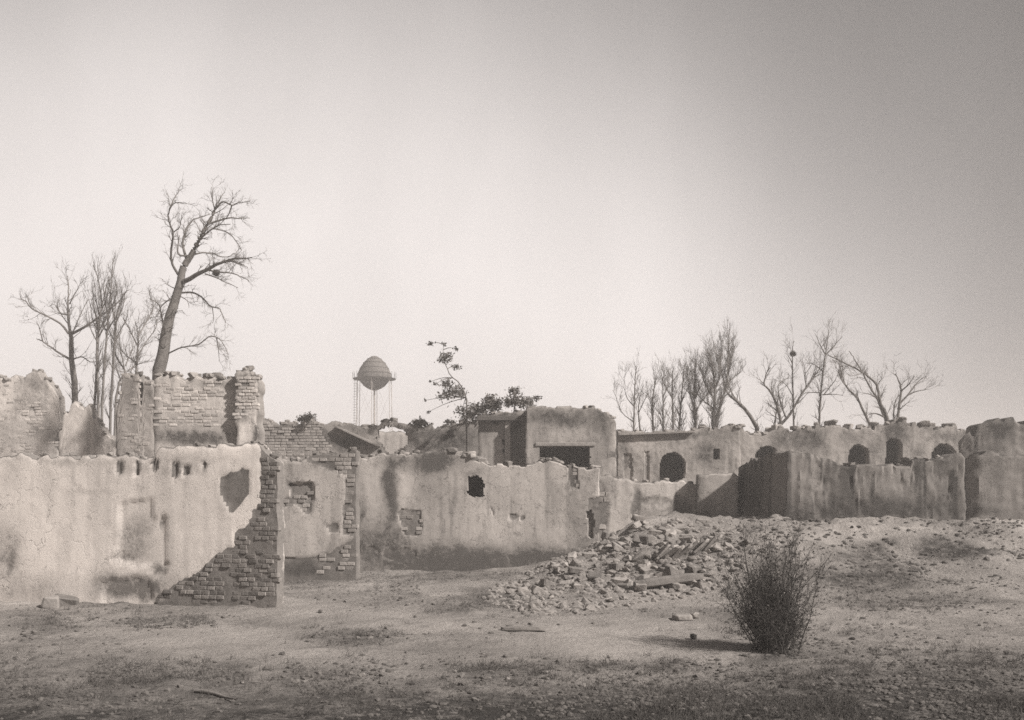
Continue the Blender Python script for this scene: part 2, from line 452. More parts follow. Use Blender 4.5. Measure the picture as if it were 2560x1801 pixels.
# ------------------------------------------------------------------ wall slabs
class Slab:
    """A thick wall standing on a plan line. Profile, openings, wear and painted shade are described in the photo's columns and rows on its own front plane."""
    def __init__(self, name, parent, path, top, thick=0.5, base=-0.4, cell=0.075, holes=(), recess=(), core=(), stain_shade=(), bright=(),
                 rough=0.02, rag=0.05, mat='lime', seed=1, grooves=None, core_depth=0.03, corepoly=(), hj=3.0, bulge=0.0, runs=0.35):
        pts = [Vector(((px-CX)/F*d, d)) for px, d in path]
        seg = [(pts[i+1]-pts[i]).length for i in range(len(pts)-1)]
        cum = np.concatenate([[0], np.cumsum(seg)]); L = cum[-1]
        nu = max(2, int(L/cell)); u = np.linspace(0, L, nu+1)
        ax = np.interp(u, cum, [p.x for p in pts]); ay = np.interp(u, cum, [p.y for p in pts])
        tx, ty = np.gradient(ax, u), np.gradient(ay, u)
        k = max(1, int(0.15/cell))
        if len(pts) > 2:
            ker = np.ones(2*k+1)/(2*k+1)
            tx = np.convolve(np.pad(tx, k, 'edge'), ker, 'valid'); ty = np.convolve(np.pad(ty, k, 'edge'), ker, 'valid')
        tl = np.hypot(tx, ty); tx, ty = tx/tl, ty/tl
        nx_, ny_ = ty, -tx
        pxu = CX + F*ax/ay
        tp = np.array(top, float)
        pyt = np.interp(pxu, tp[:, 0], tp[:, 1])
        zt = EYE - (pyt-HY)/F*ay
        uq = np.floor(u/0.23 + 0.3*vnoise(u*2, seed, 0, seed+6))
        zt = zt + 0.9*rag*np.round(2.2*_hash(uq.astype(np.int64), np.full(len(u), seed, np.int64), np.zeros(len(u), np.int64), seed)-1.1)
        zt = zt + rag * (fbm(u*1.6, seed*3.1, 0, seed, 3) + 0.5*np.sign(vnoise(u*3.7, seed*1.3, 0, seed+5))*np.abs(vnoise(u*3.7, seed*1.3, 0, seed+5))**0.5)
        H = zt.max() - base
        nv = max(2, int(H/cell)); v = np.linspace(0, 1, nv+1)
        Z = base + (zt[None, :]-base) * v[:, None]
        U = np.broadcast_to(u[None, :], Z.shape).copy()
        X0, Y0 = np.broadcast_to(ax, Z.shape), np.broadcast_to(ay, Z.shape)
        PX, PY = proj(X0, Y0, Z)
        # ragged ends
        e = 0.6*rag * fbm(Z*2.2, seed*7.7, 0, seed+3, 3)
        wL, wR = np.clip(1-U/0.3, 0, 1), np.clip(1-(L-U)/0.3, 0, 1)
        shift = e*(wL+wR)
        wpx = PX + 5*fbm(U*1.5, Z*1.5, 0, seed+11, 3); wpy = PY + 5*fbm(U*1.5, Z*1.5, 0, seed+12, 3)
        jx = PX + hj*fbm(U*4, Z*4, 0, seed+13, 2); jy = PY + hj*fbm(U*4, Z*4, 0, seed+14, 2)
        R_ = blobs(wpx, wpy, core)
        for poly in corepoly: R_ = np.maximum(R_, inpoly(wpx, wpy, poly).astype(float))
        G_ = blobs(wpx + 10*fbm(U*0.9, Z*0.9, 0, seed+15, 3), wpy + 8*fbm(U*2.5, Z*0.6, 0, seed+16, 3), stain_shade)
        R_[:, 0] = np.maximum(R_[:, 0], 0.8); R_[:, -1] = np.maximum(R_[:, -1], 0.8); R_[-1] = np.maximum(R_[-1], 0.75)  # core colour on ends and crest darkens their sunlit faces
        if runs > 0:
            G_ = np.maximum(G_, runs*sstep(0.28, 0.5, fbm(U*4.2, Z*0.33, 0, seed+61, 4, 0.6) + 0.25*fbm(U*1.1, Z*0.9, 0, seed+62, 2)))
        B_ = blobs(wpx, wpy, bright)
        D = rough*(0.22*fbm(U*0.7, Z*0.7, 0, seed+20, 3) + 0.35*fbm(U*5, Z*5, 0, seed+21, 3, 0.6))
        D = D - core_depth*(R_ > 0.45) - 0.02*R_*np.abs(fbm(U*6, Z*6, 0, seed+23, 2))
        D = D + bulge*(1-v[:, None])**2
        for poly, dep in recess: D = D - dep*inpoly(jx, jy, poly)
        if grooves is not None: D = D - grooves(U, Z, PX, PY)
        cap = np.clip((v[:, None]-0.955)/0.045, 0, 1)
        D = D - cap*rag*0.06
        X = X0 + nx_*D + tx*shift; Y = Y0 + ny_*D + ty*shift
        back = -thick + 0.5*rough*fbm(U*1.5, Z*1.5, 9, seed+30, 3)
        XB = X0 + nx_*back + tx*shift; YB = Y0 + ny_*back + ty*shift
        ZZ = Z + rag*0.25*vnoise(U*6, Z*6, 0, seed+31)*(v[:, None] > 0.9)
        n = (nv+1)*(nu+1)
        idx = np.arange(n).reshape(nv+1, nu+1)
        cxp = 0.25*(jx[:-1, :-1]+jx[1:, :-1]+jx[:-1, 1:]+jx[1:, 1:]); cyp = 0.25*(jy[:-1, :-1]+jy[1:, :-1]+jy[:-1, 1:]+jy[1:, 1:])
        keep = np.ones((nv, nu), bool)
        for poly in holes: keep &= ~inpoly(cxp, cyp, poly)
        quads = np.stack([idx[:-1, :-1], idx[:-1, 1:], idx[1:, 1:], idx[1:, :-1]], -1)[keep]
        fr = quads.tolist(); bk = (quads[:, ::-1]+n).tolist()
        kp = np.pad(keep, 1)
        sides = []
        ii, jj = np.nonzero(keep)
        for i, j in zip(ii.tolist(), jj.tolist()):
            a, b, c, d = idx[i, j], idx[i, j+1], idx[i+1, j+1], idx[i+1, j]
            if not kp[i, j+1]: sides.append((b, a, a+n, b+n))
            if not kp[i+2, j+1]: sides.append((d, c, c+n, d+n))
            if not kp[i+1, j]: sides.append((a, d, d+n, a+n))
            if not kp[i+1, j+2]: sides.append((c, b, b+n, c+n))
        V = np.concatenate([np.stack([X, Y, ZZ], -1).reshape(-1, 3), np.stack([XB, YB, ZZ], -1).reshape(-1, 3)])
        mk = np.zeros((2*n, 4)); mk[:n, 0] = R_.ravel(); mk[:n, 1] = G_.ravel(); mk[:n, 2] = B_.ravel(); mk[n:, 0] = 0.6; mk[:, 3] = 1
        used = np.zeros(2*n, bool); fl = fr+bk+[tuple(int(q) for q in s) for s in sides]
        used[np.array(fl).ravel()] = True
        remap = np.cumsum(used)-1
        fl = remap[np.array(fl)]
        self.obj = mesh_obj(name, V[used], fl, mat, None, 28, mk[used])
        if parent is not None: adopt(self.obj, parent)
        self.u, self.ax, self.ay, self.zt, self.L = u, ax, ay, zt, L
        self.tx, self.ty, self.nx, self.ny, self.pxu = tx, ty, nx_, ny_, pxu
        self.thick, self.seed = thick, seed
    def frame(self, uu):
        g = lambda a: float(np.interp(uu, self.u, a))
        return Vector((g(self.ax), g(self.ay), 0)), Vector((g(self.tx), g(self.ty), 0)).normalized(), Vector((g(self.nx), g(self.ny), 0)).normalized(), g(self.zt)
    def bricks(self, parent, inside, w=0.25, h=0.115, joint=0.018, proud=0.0, limit=300, kind='brick', depth=0.14, z0=0.0, drop=0.06, seed=0):
        """lay courses of single bricks wherever inside(px, py) says the core shows"""
        r = random.Random(seed + self.seed)
        cells = []
        zmax = float(self.zt.max()); ci = 0; z = z0
        while z < zmax:
            off = (ci % 2)*w*0.5 + r.uniform(-0.03, 0.03)
            uu = -w + off
            while uu < self.L:
                ww = w*r.uniform(0.82, 1.06); um = uu + ww/2
                if 0.02 < um < self.L-0.02:
                    p, t, nn, zt = self.frame(um)
                    zc = z + h/2
                    if zc < zt - 0.02:
                        qx, qy = proj(p.x, p.y, zc)
                        if inside(qx, qy) and r.random() > drop:
                            cells.append((um, zc, ww, p, t, nn))
                uu += ww
            z += h; ci += 1
        r.shuffle(cells)
        out = []
        for k, (um, zc, ww, p, t, nn) in enumerate(cells[:limit]):
            rot = Matrix((t, -nn, Vector((0, 0, 1)))).transposed().to_4x4()
            mw = Matrix.Translation(p + nn*(proud - depth/2 + r.uniform(-0.014, 0.016)) + Vector((0, 0, zc))) @ rot @ Matrix.Rotation(r.uniform(-0.025, 0.025), 4, 'Y') \
                @ Matrix.Diagonal((ww-joint, depth, (h-joint)*r.uniform(0.9, 1.02), 1))
            out.append(shared('brick', r.choice(BRICKS[kind]), mw, parent))
        return out
    def crest(self, parent, n, size=(0.10, 0.24), px0=None, px1=None, name='stone', seed=0, meshes=None):
        """loose stones lying along the broken top"""
        r = random.Random(seed*31 + self.seed)
        for k in range(n):
            for _ in range(40):
                uu = r.uniform(0.1, self.L-0.1)
                q = float(np.interp(uu, self.u, self.pxu))
                if (px0 is None or q > px0) and (px1 is None or q < px1): break
            p, t, nn, zt = self.frame(uu)
            s = r.uniform(*size)
            dim = (s*r.uniform(0.9, 1.7), s*r.uniform(0.8, 1.3), s*r.uniform(0.5, 0.9))
            mw = Matrix.Translation(p - nn*r.uniform(0.05, self.thick*0.7) + Vector((0, 0, zt + dim[2]*0.28))) @ Matrix.Rotation(r.uniform(0, 6.28), 4, 'Z') \
                @ Matrix.Rotation(r.uniform(-0.3, 0.3), 4, 'X') @ Matrix.Diagonal((*dim, 1))
            shared(name, r.choice(meshes or STONES), mw, parent)

def zoomA(zx, zy): return (zx*0.4459, 440 + zy*0.4459)
def zoomB(zx, zy): return (zx*0.4334, 900 + zy*0.4334)
def zoomC(zx, zy): return (600 + zx*0.4212, 820 + zy*0.4212)
def zoomD(zx, zy): return (1150 + zx*0.4212, 820 + zy*0.4212)
def zoomE(zx, zy): return (1800 + zx*0.4335, 800 + zy*0.4335)
def L_(fn, pts): return [fn(*p) for p in pts]

def box_part(name, parent, lo, hi, mat, seed=0, bev=0.02, rotz=0.0):
    bm = bmesh.new(); bmesh.ops.create_cube(bm, size=1.0)
    s = [hi[i]-lo[i] for i in range(3)]
    for v in bm.verts: v.co = Vector((v.co.x*s[0], v.co.y*s[1], v.co.z*s[2]))
    bmesh.ops.bevel(bm, geom=bm.edges[:], offset=min(bev, min(s)*0.3), segments=1, affect='EDGES')
    me = bpy.data.meshes.new(name); bm.to_mesh(me); bm.free(); me.materials.append(M[mat])
    mw = Matrix.Translation([(lo[i]+hi[i])/2 for i in range(3)]) @ Matrix.Rotation(rotz, 4, 'Z')
    return shared(name, me, mw, parent)

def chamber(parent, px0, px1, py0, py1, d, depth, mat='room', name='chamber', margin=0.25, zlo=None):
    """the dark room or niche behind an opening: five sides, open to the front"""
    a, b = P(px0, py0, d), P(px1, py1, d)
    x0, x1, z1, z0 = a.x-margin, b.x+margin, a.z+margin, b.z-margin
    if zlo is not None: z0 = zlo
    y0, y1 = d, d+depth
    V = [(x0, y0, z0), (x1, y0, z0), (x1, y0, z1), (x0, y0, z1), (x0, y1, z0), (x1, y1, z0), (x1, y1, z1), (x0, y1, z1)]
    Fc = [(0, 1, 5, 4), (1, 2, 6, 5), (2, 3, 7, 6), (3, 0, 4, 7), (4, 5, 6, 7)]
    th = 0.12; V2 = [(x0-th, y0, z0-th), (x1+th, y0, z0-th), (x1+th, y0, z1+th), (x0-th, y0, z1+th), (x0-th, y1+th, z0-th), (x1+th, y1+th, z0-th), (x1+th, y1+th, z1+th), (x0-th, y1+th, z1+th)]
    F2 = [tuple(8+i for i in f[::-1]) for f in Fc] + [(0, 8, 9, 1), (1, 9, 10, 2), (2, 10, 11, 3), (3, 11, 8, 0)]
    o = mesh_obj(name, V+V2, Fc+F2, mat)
    return adopt(o, parent)

# ---- wall A: long white wall at the left with a fallen-plaster brick end
A_BRICK = [(650, 1110), (730, 1112), (730, 1545), (365, 1545), (395, 1490), (440, 1455), (490, 1432), (530, 1400), (552, 1382), (590, 1368), (592, 1335), (625, 1310), (632, 1275), (652, 1262)]
A_SOCK = [[(x-w, y0), (x+w, y0), (x+w, y1), (x-w, y1)] for x, w, y0, y1 in ((299, 7, 1156, 1185), (342, 6, 1154, 1190), (386, 7, 1154, 1176), (438, 5, 1154, 1192), (464, 6, 1162, 1190), (508, 5, 1156, 1172))]  # sockets are shallow; their inner shade is painted dark
tA = thing('plastered_wall', 'long whitewashed wall whose fallen plaster bares stepped brick at its end', 'wall', P(340, 1490, 26.0))
A_DOOR = [(296, 1262), (330, 1252), (384, 1250), (384, 1300), (416, 1290), (416, 1415), (340, 1418), (296, 1412)]
wA = Slab('wall', tA, [(-505, 26.5), (692, 23.5)],
          [(-505, 1146), (-90, 1142), (0, 1142), (60, 1139), (160, 1146), (250, 1143), (385, 1141), (398, 1122), (410, 1118), (555, 1116), (628, 1114), (646, 1112), (655, 1125), (672, 1140), (685, 1150), (694, 1162)],
          0.40, holes=(), recess=[(p, 0.02) for p in A_SOCK] + [(A_DOOR, 0.03), ([(250, 1450), (415, 1442), (418, 1412), (380, 1418), (372, 1440), (412, 1620), (262, 1620)], 0.03)],
          corepoly=[A_BRICK, *A_SOCK, [(550, 1192), (575, 1180), (622, 1172), (618, 1230), (600, 1262), (575, 1285), (556, 1250)]],
          core=[(20, 1400, 30, 70, 0.5), (300, 1395, 60, 12, 0.6), (400, 1300, 12, 40, 0.55), (605, 1185, 16, 20, 0.7)],
          stain_shade=[(345, 1345, 46, 70, 0.62), (325, 1468, 100, 34, 1.2), (395, 1425, 26, 18, 0.8), (10, 1390, 40, 90, 0.5), (70, 1470, 90, 40, 0.5), *[(q[0][0]+7, (q[0][1]+q[2][1])/2, 8, 18, 1.0) for q in A_SOCK], (400, 1172, 110, 16, 0.42), (150, 1150, 150, 12, 0.4),  # foot undercut: dirt and its shade painted together
                 (230, 1225, 50, 8, 0.4), (605, 1195, 14, 14, 0.7), (500, 1300, 40, 30, 0.18), (330, 1150, 300, 10, 0.3), (570, 1230, 24, 50, 0.4), (120, 1200, 24, 60, 0.22), (250, 1300, 18, 140, 0.18), (30, 1200, 30, 60, 0.2)],
          bright=[(500, 1320, 60, 70, 0.5), (180, 1350, 80, 110, 0.45), (635, 1190, 10, 70, 0.7), (40, 1260, 40, 60, 0.4)],
          rough=0.009, rag=0.05, mat='lime', seed=3, runs=0.2, core_depth=0.012)
wA.bricks(wA.obj, lambda x, y: inpoly(x, y, A_BRICK) and y > 1120 and vnoise(x*0.03, y*0.03, 0, 6) > -0.55 + (1440-y)*0.0014, 0.22, 0.11, 0.014, -0.004, 290, 'brick', 0.16, 0.0, 0.14)
wA.crest(wA.obj, 16, (0.07, 0.16), 0, 690)
wA.crest(wA.obj, 9, (0.10, 0.2), 640, 690, seed=2)

# ---- wall B: recessed plaster wall with a small niche
B_TOPB = L_(zoomC, [(400, 768), (690, 735), (700, 1240), (612, 1240), (622, 900), (590, 875), (500, 842), (470, 812), (400, 800)])
B_NB = L_(zoomC, [(250, 1010), (290, 990), (430, 940), (430, 1090), (400, 1110), (330, 1050), (250, 1060)])
B_LOW = L_(zoomC, [(200, 1370), (400, 1375), (560, 1330), (690, 1240), (690, 1600), (200, 1600)])
tB = thing('plastered_wall', 'short pale plaster wall with a shallow niche, between brick wall end and dark-stained wall', 'wall', P(790, 1450, 31.0))
wB = Slab('wall', tB, [(610, 31.2), (890, 31.0)], L_(zoomC, [(0, 770), (200, 762), (330, 775), (400, 768), (480, 750), (560, 728), (680, 728), (692, 745)]), 0.6,
          recess=[(L_(zoomC, [(292, 922), (436, 922), (436, 1030), (292, 1000)]), 0.05)], corepoly=[B_TOPB, B_NB, B_LOW, L_(zoomC, [(500, 1175), (580, 1160), (590, 1215), (540, 1210)]), L_(zoomC, [(292, 922), (436, 922), (436, 1000), (292, 1000)])],  # niche gets core colour too, darkening its sunlit edges
          core=[], stain_shade=[(755, 1430, 62, 22, 1.0), (700, 1260, 12, 150, 0.35), (820, 1165, 50, 18, 0.7), (880, 1150, 16, 24, 0.8), (725, 1215, 8, 8, 0.8), (875, 1300, 10, 60, 0.4), (770, 1270, 14, 20, 0.4)],
          bright=[(745, 1330, 50, 60, 0.3)], rough=0.010, rag=0.06, mat='lime_aged', seed=12)
wB.bricks(wB.obj, lambda x, y: (inpoly(x, y, B_TOPB) or inpoly(x, y, B_NB) or (inpoly(x, y, B_LOW) and x > 780)) and y < 1440, 0.26, 0.13, 0.018, -0.020, 200, 'brick_pale', 0.16, 0.05, 0.45)
wB.crest(wB.obj, 14, (0.10, 0.22), 690, 890)

# ---- wall C: long stained wall with a broken window
C_WIN = L_(zoomC, [(1350, 882), (1400, 874), (1430, 890), (1450, 920), (1452, 1002), (1372, 1004), (1350, 980)])
C_BR = [L_(zoomC, [(940, 1080), (1080, 1075), (1085, 1180), (1060, 1240), (960, 1235)]), [(1420, 1165), (1446, 1167), (1449, 1224), (1432, 1228), (1424, 1195)], [(1470, 1250), (1500, 1240), (1500, 1330), (1478, 1350)]]
tC = thing('plastered_wall', 'long damp-stained wall with a small broken window and dark foot', 'wall', P(1190, 1440, 35.5))
wC = Slab('wall', tC, [(884, 35.5), (1500, 35.3)],
          [(884, 1131), (912, 1138), (962, 1136), (987, 1132), (1021, 1136), (1055, 1138), (1084, 1132), (1122, 1127), (1140, 1133), (1175, 1142), (1213, 1156), (1255, 1161), (1330, 1163), (1352, 1151), (1373, 1149), (1398, 1153), (1420, 1161), (1440, 1167), (1470, 1172), (1500, 1172)],
          0.6, cell=0.055, hj=2.0, holes=[C_WIN], recess=[([(1468, 1280), (1476, 1276), (1486, 1310), (1482, 1345), (1474, 1345)], 0.2)], corepoly=C_BR,
          core=[(1300, 1300, 8, 8, 0.8), (1280, 1296, 10, 8, 0.9), (1230, 1280, 6, 22, 0.5), (1000, 1385, 70, 30, 0.6), (930, 1380, 40, 30, 0.5), (1450, 1320, 44, 60, 0.42), (1420, 1290, 30, 40, 0.36), (1480, 1380, 40, 30, 0.5)],
          stain_shade=[(975, 1235, 20, 105, 1.1), (1082, 1150, 70, 32, 1.2), (900, 1330, 12, 90, 0.7), (1130, 1408, 250, 46, 1.2), (960, 1375, 90, 70, 0.85), (1340, 1398, 180, 34, 1.1), (1432, 1195, 14, 32, 0.9),
                 (1440, 1290, 22, 90, 0.35), (1080, 1210, 60, 60, 0.35), (985, 1155, 40, 24, 0.8), (1470, 1360, 60, 30, 0.55), (1185, 1180, 26, 10, 0.5), (1022, 1300, 40, 40, 0.3), (1400, 1250, 30, 60, 0.3), (1260, 1230, 60, 60, 0.15)],
          bright=[(935, 1220, 18, 80, 0.7), (1015, 1230, 22, 60, 0.6), (1220, 1330, 70, 40, 0.3), (1300, 1200, 70, 24, 0.25)], rough=0.011, rag=0.07, mat='lime_aged', seed=21)
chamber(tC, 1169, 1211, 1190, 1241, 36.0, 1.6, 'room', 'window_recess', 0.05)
wC.bricks(wC.obj, lambda x, y: any(inpoly(x + 12*vnoise(x*0.06, y*0.06, 0, 3), y + 12*vnoise(x*0.06, y*0.06, 0, 4), p) for p in C_BR[:2]), 0.28, 0.14, 0.02, -0.020, 120, 'brick_pale', 0.16, 0.0, 0.62)
wC.crest(wC.obj, 34, (0.10, 0.24))
wC.crest(wC.obj, 12, (0.16, 0.34), 1130, 1215, seed=4)
wC.crest(wC.obj, 6, (0.14, 0.3), 1340, 1400, seed=5)

# ---- wall D: low rough stone wall behind the rubble
D_PIER = [(1744, 1180), (1842, 1178), (1842, 1310), (1744, 1300)]
tD = thing('stone_wall', 'low rough stone wall rising behind the rubble heap below arched doorway', 'wall', P(1600, 1330, 37.0))
wD = Slab('wall', tD, [(1452, 36.8), (1745, 37.0)], [(1452, 1176), (1500, 1188), (1521, 1193), (1571, 1197), (1613, 1201), (1676, 1203), (1745, 1203)], 0.6,
          core=[(1490, 1280, 40, 90, 0.8), (1640, 1255, 90, 24, 0.5), (1590, 1270, 14, 60, 0.7), (1700, 1270, 40, 40, 0.7)],
          stain_shade=[(1592, 1260, 8, 60, 0.7), (1500, 1265, 30, 60, 0.4), (1700, 1275, 26, 26, 0.6), (1620, 1290, 60, 20, 0.4), (1480, 1215, 20, 30, 0.3)],
          bright=[(1640, 1222, 80, 14, 0.4)], rough=0.025, rag=0.05, mat='lime_aged', seed=33)
wD.bricks(wD.obj, lambda x, y: 1460 < x < 1735 and y > 1235 and vnoise(x*0.02, y*0.03, 0, 4) > -0.1, 0.34, 0.2, 0.03, -0.025, 110, 'brick_pale', 0.2, 0.6, 0.25)
wD.crest(wD.obj, 10, (0.1, 0.2))
tD2 = thing('plaster_pier', 'smooth pale plaster pier standing beside the grooved mud wall', 'pier', P(1793, 1305, 36.4))
Slab('pier', tD2, [(1743, 36.5), (1846, 36.3)], [(1743, 1186), (1760, 1184), (1800, 1183), (1838, 1184), (1846, 1190)], 0.9, rough=0.015, rag=0.03, mat='lime_aged', seed=35,
     stain_shade=[(1775, 1275, 20, 26, 0.4), (1790, 1295, 50, 12, 0.5)], core=[(1765, 1290, 24, 14, 0.7)])

# ---- E: blockhouse with a long dark slot
tE = thing('blockhouse', 'square stained plaster blockhouse with a long dark window slot', 'building', P(1400, 1380, 46.0))
E_SLOT = [(1350, 1117), (1476, 1116), (1477, 1195), (1350, 1195)]
wE = Slab('wall', tE, [(1314, 45.0), (1541, 45.0)], L_(zoomD, [(380, 492), (430, 474), (740, 468), (745, 486), (800, 480), (860, 508), (920, 540), (930, 560)]), 0.45, cell=0.07, hj=1.0,
          holes=[E_SLOT], stain_shade=[(1400, 1045, 90, 20, 0.85), (1500, 1050, 26, 40, 0.7), (1510, 1110, 12, 60, 0.4), (1345, 1110, 10, 40, 0.35), (1425, 1110, 80, 10, 0.5), (1490, 1150, 20, 30, 0.3)],
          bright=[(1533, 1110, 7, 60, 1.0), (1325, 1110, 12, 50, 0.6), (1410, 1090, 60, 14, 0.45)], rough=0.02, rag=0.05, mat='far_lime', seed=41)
Slab('side_wall', tE, [(1541*1.0, 45.02), (1280+(1541-1280)*45.0/49.5, 49.5)], [(1400, 1056), (1541, 1056)], 0.4, cell=0.15, mat='far_lime', seed=42, rough=0.02)
Slab('side_wall', tE, [(1280+(1318-1280)*45.0/49.5, 49.5), (1318, 45.46)], [(1300, 1020), (1330, 1020)], 0.4, cell=0.15, mat='far_lime', seed=43, rough=0.02)
Slab('back_wall', tE, [(1280+(1322-1280)*45.0/49.4, 49.4), (1280+(1533-1280)*45.0/49.4, 49.4)], [(1200, 1045), (1600, 1045)], 0.4, cell=0.2, mat='far_lime', seed=44, rough=0.02)
pa, pb = P(1322, 1085, 45), P(1532, 1085, 45)
box_part('roof', tE, (pa.x, 45.42, pa.z), (pb.x, 49.3, pa.z+0.3), 'room')
pl = P(1346, 1114, 45)
box_part('lintel', wE.obj, (P(1338, 0, 45).x, 44.94, P(0, 1116, 45).z), (P(1488, 0, 45).x, 45.3, P(0, 1107, 45).z), 'brick_pale')
# low left wing of the blockhouse
wE2 = Slab('wing_wall', tE, [(1196, 45.9), (1316, 45.9)], L_(zoomD, [(105, 535), (115, 515), (290, 500), (392, 490), (396, 492)]), 0.4, cell=0.09, holes=[[(1259, 1092), (1271, 1080), (1271, 1190), (1258, 1190)]],
           recess=[([(1277, 1050), (1309, 1050), (1309, 1190), (1277, 1190)], 0.10)], stain_shade=[(1250, 1042, 70, 16, 1.0), (1294, 1060, 18, 30, 0.9), (1292, 1120, 16, 50, 0.35), (1240, 1080, 40, 20, 0.4), (1205, 1060, 12, 40, 0.5)],
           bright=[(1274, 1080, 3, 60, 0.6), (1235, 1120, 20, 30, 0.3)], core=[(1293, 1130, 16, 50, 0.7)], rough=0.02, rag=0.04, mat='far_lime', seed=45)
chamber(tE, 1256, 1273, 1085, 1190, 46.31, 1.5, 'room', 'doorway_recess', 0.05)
q0, q1 = P(1192, 1052, 45.6), P(1312, 1040, 45.6)
box_part('roof_beam', tE, (q0.x, 45.55, q0.z), (q1.x, 45.9, q1.z), 'room')
box_part('pilaster', tE, (P(1262, 0, 45.7).x, 45.7, -0.3), (P(1276, 0, 45.7).x, 45.9, P(0, 1053, 45.7).z), 'brick_pale')
wE.crest(wE.obj, 14, (0.10, 0.22), 1460, 1541)
wE2.crest(wE2.obj, 6, (0.10, 0.2))

# ---- F: rear brick wall with a round breach
F_HOLE = L_(zoomC, [(812, 605), (870, 582), (945, 586), (978, 615), (998, 660), (990, 700), (940, 716), (905, 750), (862, 745), (842, 705), (806, 665)])
tF = thing('brick_wall', 'long ruined rear brick wall pierced by a ragged round breach', 'wall', P(900, 1370, 50.0))
wF = Slab('wall', tF, [(634, 50.0), (1204, 50.0)], L_(zoomC, [(80, 556), (100, 550), (200, 545), (220, 560), (440, 560), (500, 570), (560, 565), (700, 580), (740, 596), (800, 574), (860, 556), (960, 560), (990, 566), (1050, 588), (1150, 590), (1250, 580), (1420, 545), (1440, 540)]),
          0.6, cell=0.10, holes=[F_HOLE], core=[(700, 1090, 80, 40, 0.6), (860, 1070, 30, 12, 0.6), (930, 1075, 16, 20, 0.8), (1015, 1095, 10, 26, 0.6)],
          stain_shade=[(800, 1100, 90, 26, 0.8), (870, 1105, 60, 26, 0.85), (1110, 1100, 95, 40, 0.85), (760, 1075, 70, 16, 0.55), (1060, 1115, 40, 20, 0.5), (900, 1075, 40, 14, 0.6)], bright=[(665, 1085, 14, 40, 0.6)],
          rough=0.03, rag=0.09, mat='far_lime', seed=51)
wF.bricks(wF.obj, lambda x, y: (648 < x < 800 + (y-1060)*0.4) and 1054 < y < 1140, 0.34, 0.145, 0.026, 0.014, 220, 'brick_pale', 0.16, 4.4, 0.12)
wF.crest(wF.obj, 46, (0.12, 0.3))
# the sloping coping of a fallen stair, plastered pale
c0, c1 = P(838, 1066, 49.9), P(948, 1116, 49.9)
dv = c1 - c0
mw = Matrix.Translation((c0+c1)/2) @ Matrix.Rotation(math.atan2(-dv.z, dv.x), 4, 'Y') @ Matrix.Diagonal((dv.length, 0.5, 0.12, 1))
me_cop = block_mesh('sloping_coping', 'stone', 81, 0.06, 0.2)
shared('sloping_coping', me_cop, mw, wF.obj)
tF2 = thing('plastered_wall', 'pale plaster wall seen through the round breach', 'wall', P(980, 1340, 60.0))
Slab('wall', tF2, [(900, 60.0), (1060, 60.0)], [(900, 1090), (940, 1080), (1000, 1078), (1060, 1095)], 0.5, cell=0.15, mat='lime_aged', seed=55)

# ---- G: tall brick tower block behind wall A
tG = thing('brick_tower', 'tall square ruined brick tower with a thicker corner pier', 'building', P(515, 1420, 38.0))
wG = Slab('wall', tG, [(384, 38.0), (592, 38.0)], [(384, 941), (490, 946), (535, 943), (575, 945), (592, 942)], 0.6, cell=0.085,
          core=[], stain_shade=[(480, 1095, 105, 22, 1.0), (395, 1060, 14, 50, 0.7), (540, 955, 60, 12, 0.55), (470, 1060, 90, 24, 0.35)], bright=[(480, 1010, 60, 30, 0.25)], rough=0.02, rag=0.09, mat='bleached', seed=61)
wG2 = Slab('corner_pier', tG, [(588, 37.7), (644, 37.7)], [(588, 942), (600, 933), (615, 930), (633, 936), (640, 946), (644, 956)], 0.9, cell=0.085,
           stain_shade=[(608, 1020, 9, 36, 0.9), (615, 950, 26, 20, 0.6), (632, 1090, 9, 40, 0.95), (640, 1000, 8, 60, 0.3)], core=[(615, 960, 30, 26, 0.6)], bright=[(602, 1085, 18, 30, 0.8)], rough=0.03, rag=0.10, mat='bleached', seed=62)
wG.bricks(wG.obj, lambda x, y: 388 < x < 590 and 948 < y < 1068 and vnoise(x*0.03, y*0.05, 0, 8) > -0.55, 0.36, 0.125, 0.026, 0.012, 300, 'brick_lime', 0.16, 4.8, 0.08)
wG2.bricks(wG2.obj, lambda x, y: 590 < x < 642 and 945 < y < 1050, 0.3, 0.125, 0.026, 0.012, 90, 'brick_lime', 0.16, 4.8, 0.2)
wG.crest(wG.obj, 26, (0.12, 0.28)); wG2.crest(wG2.obj, 14, (0.14, 0.32))
tG2 = thing('brick_wall', 'narrow pale stub of wall among the tree stems beside brick tower', 'wall', P(335, 1420, 44.0))
wGb = Slab('wall', tG2, [(288, 44.0), (386, 43.6)], [(288, 1040), (294, 1005), (302, 990), (304, 936), (318, 930), (330, 940), (345, 932), (349, 1010), (357, 1012), (359, 950), (378, 954), (386, 985)], 0.6, cell=0.1,
           stain_shade=[(320, 980, 24, 50, 0.4), (368, 990, 10, 40, 0.3)], bright=[(352, 1040, 8, 80, 0.8), (370, 1080, 30, 40, 0.5)], rough=0.03, rag=0.07, mat='lime_aged', seed=65)
wGb.bricks(wGb.obj, lambda x, y: 300 < x < 384 and vnoise(x*0.05, y*0.045, 0, 28) > -0.1, 0.34, 0.14, 0.028, 0.0, 120, 'brick_lime', 0.16, 4.6, 0.25)
wGb.crest(wGb.obj, 8, (0.1, 0.24))

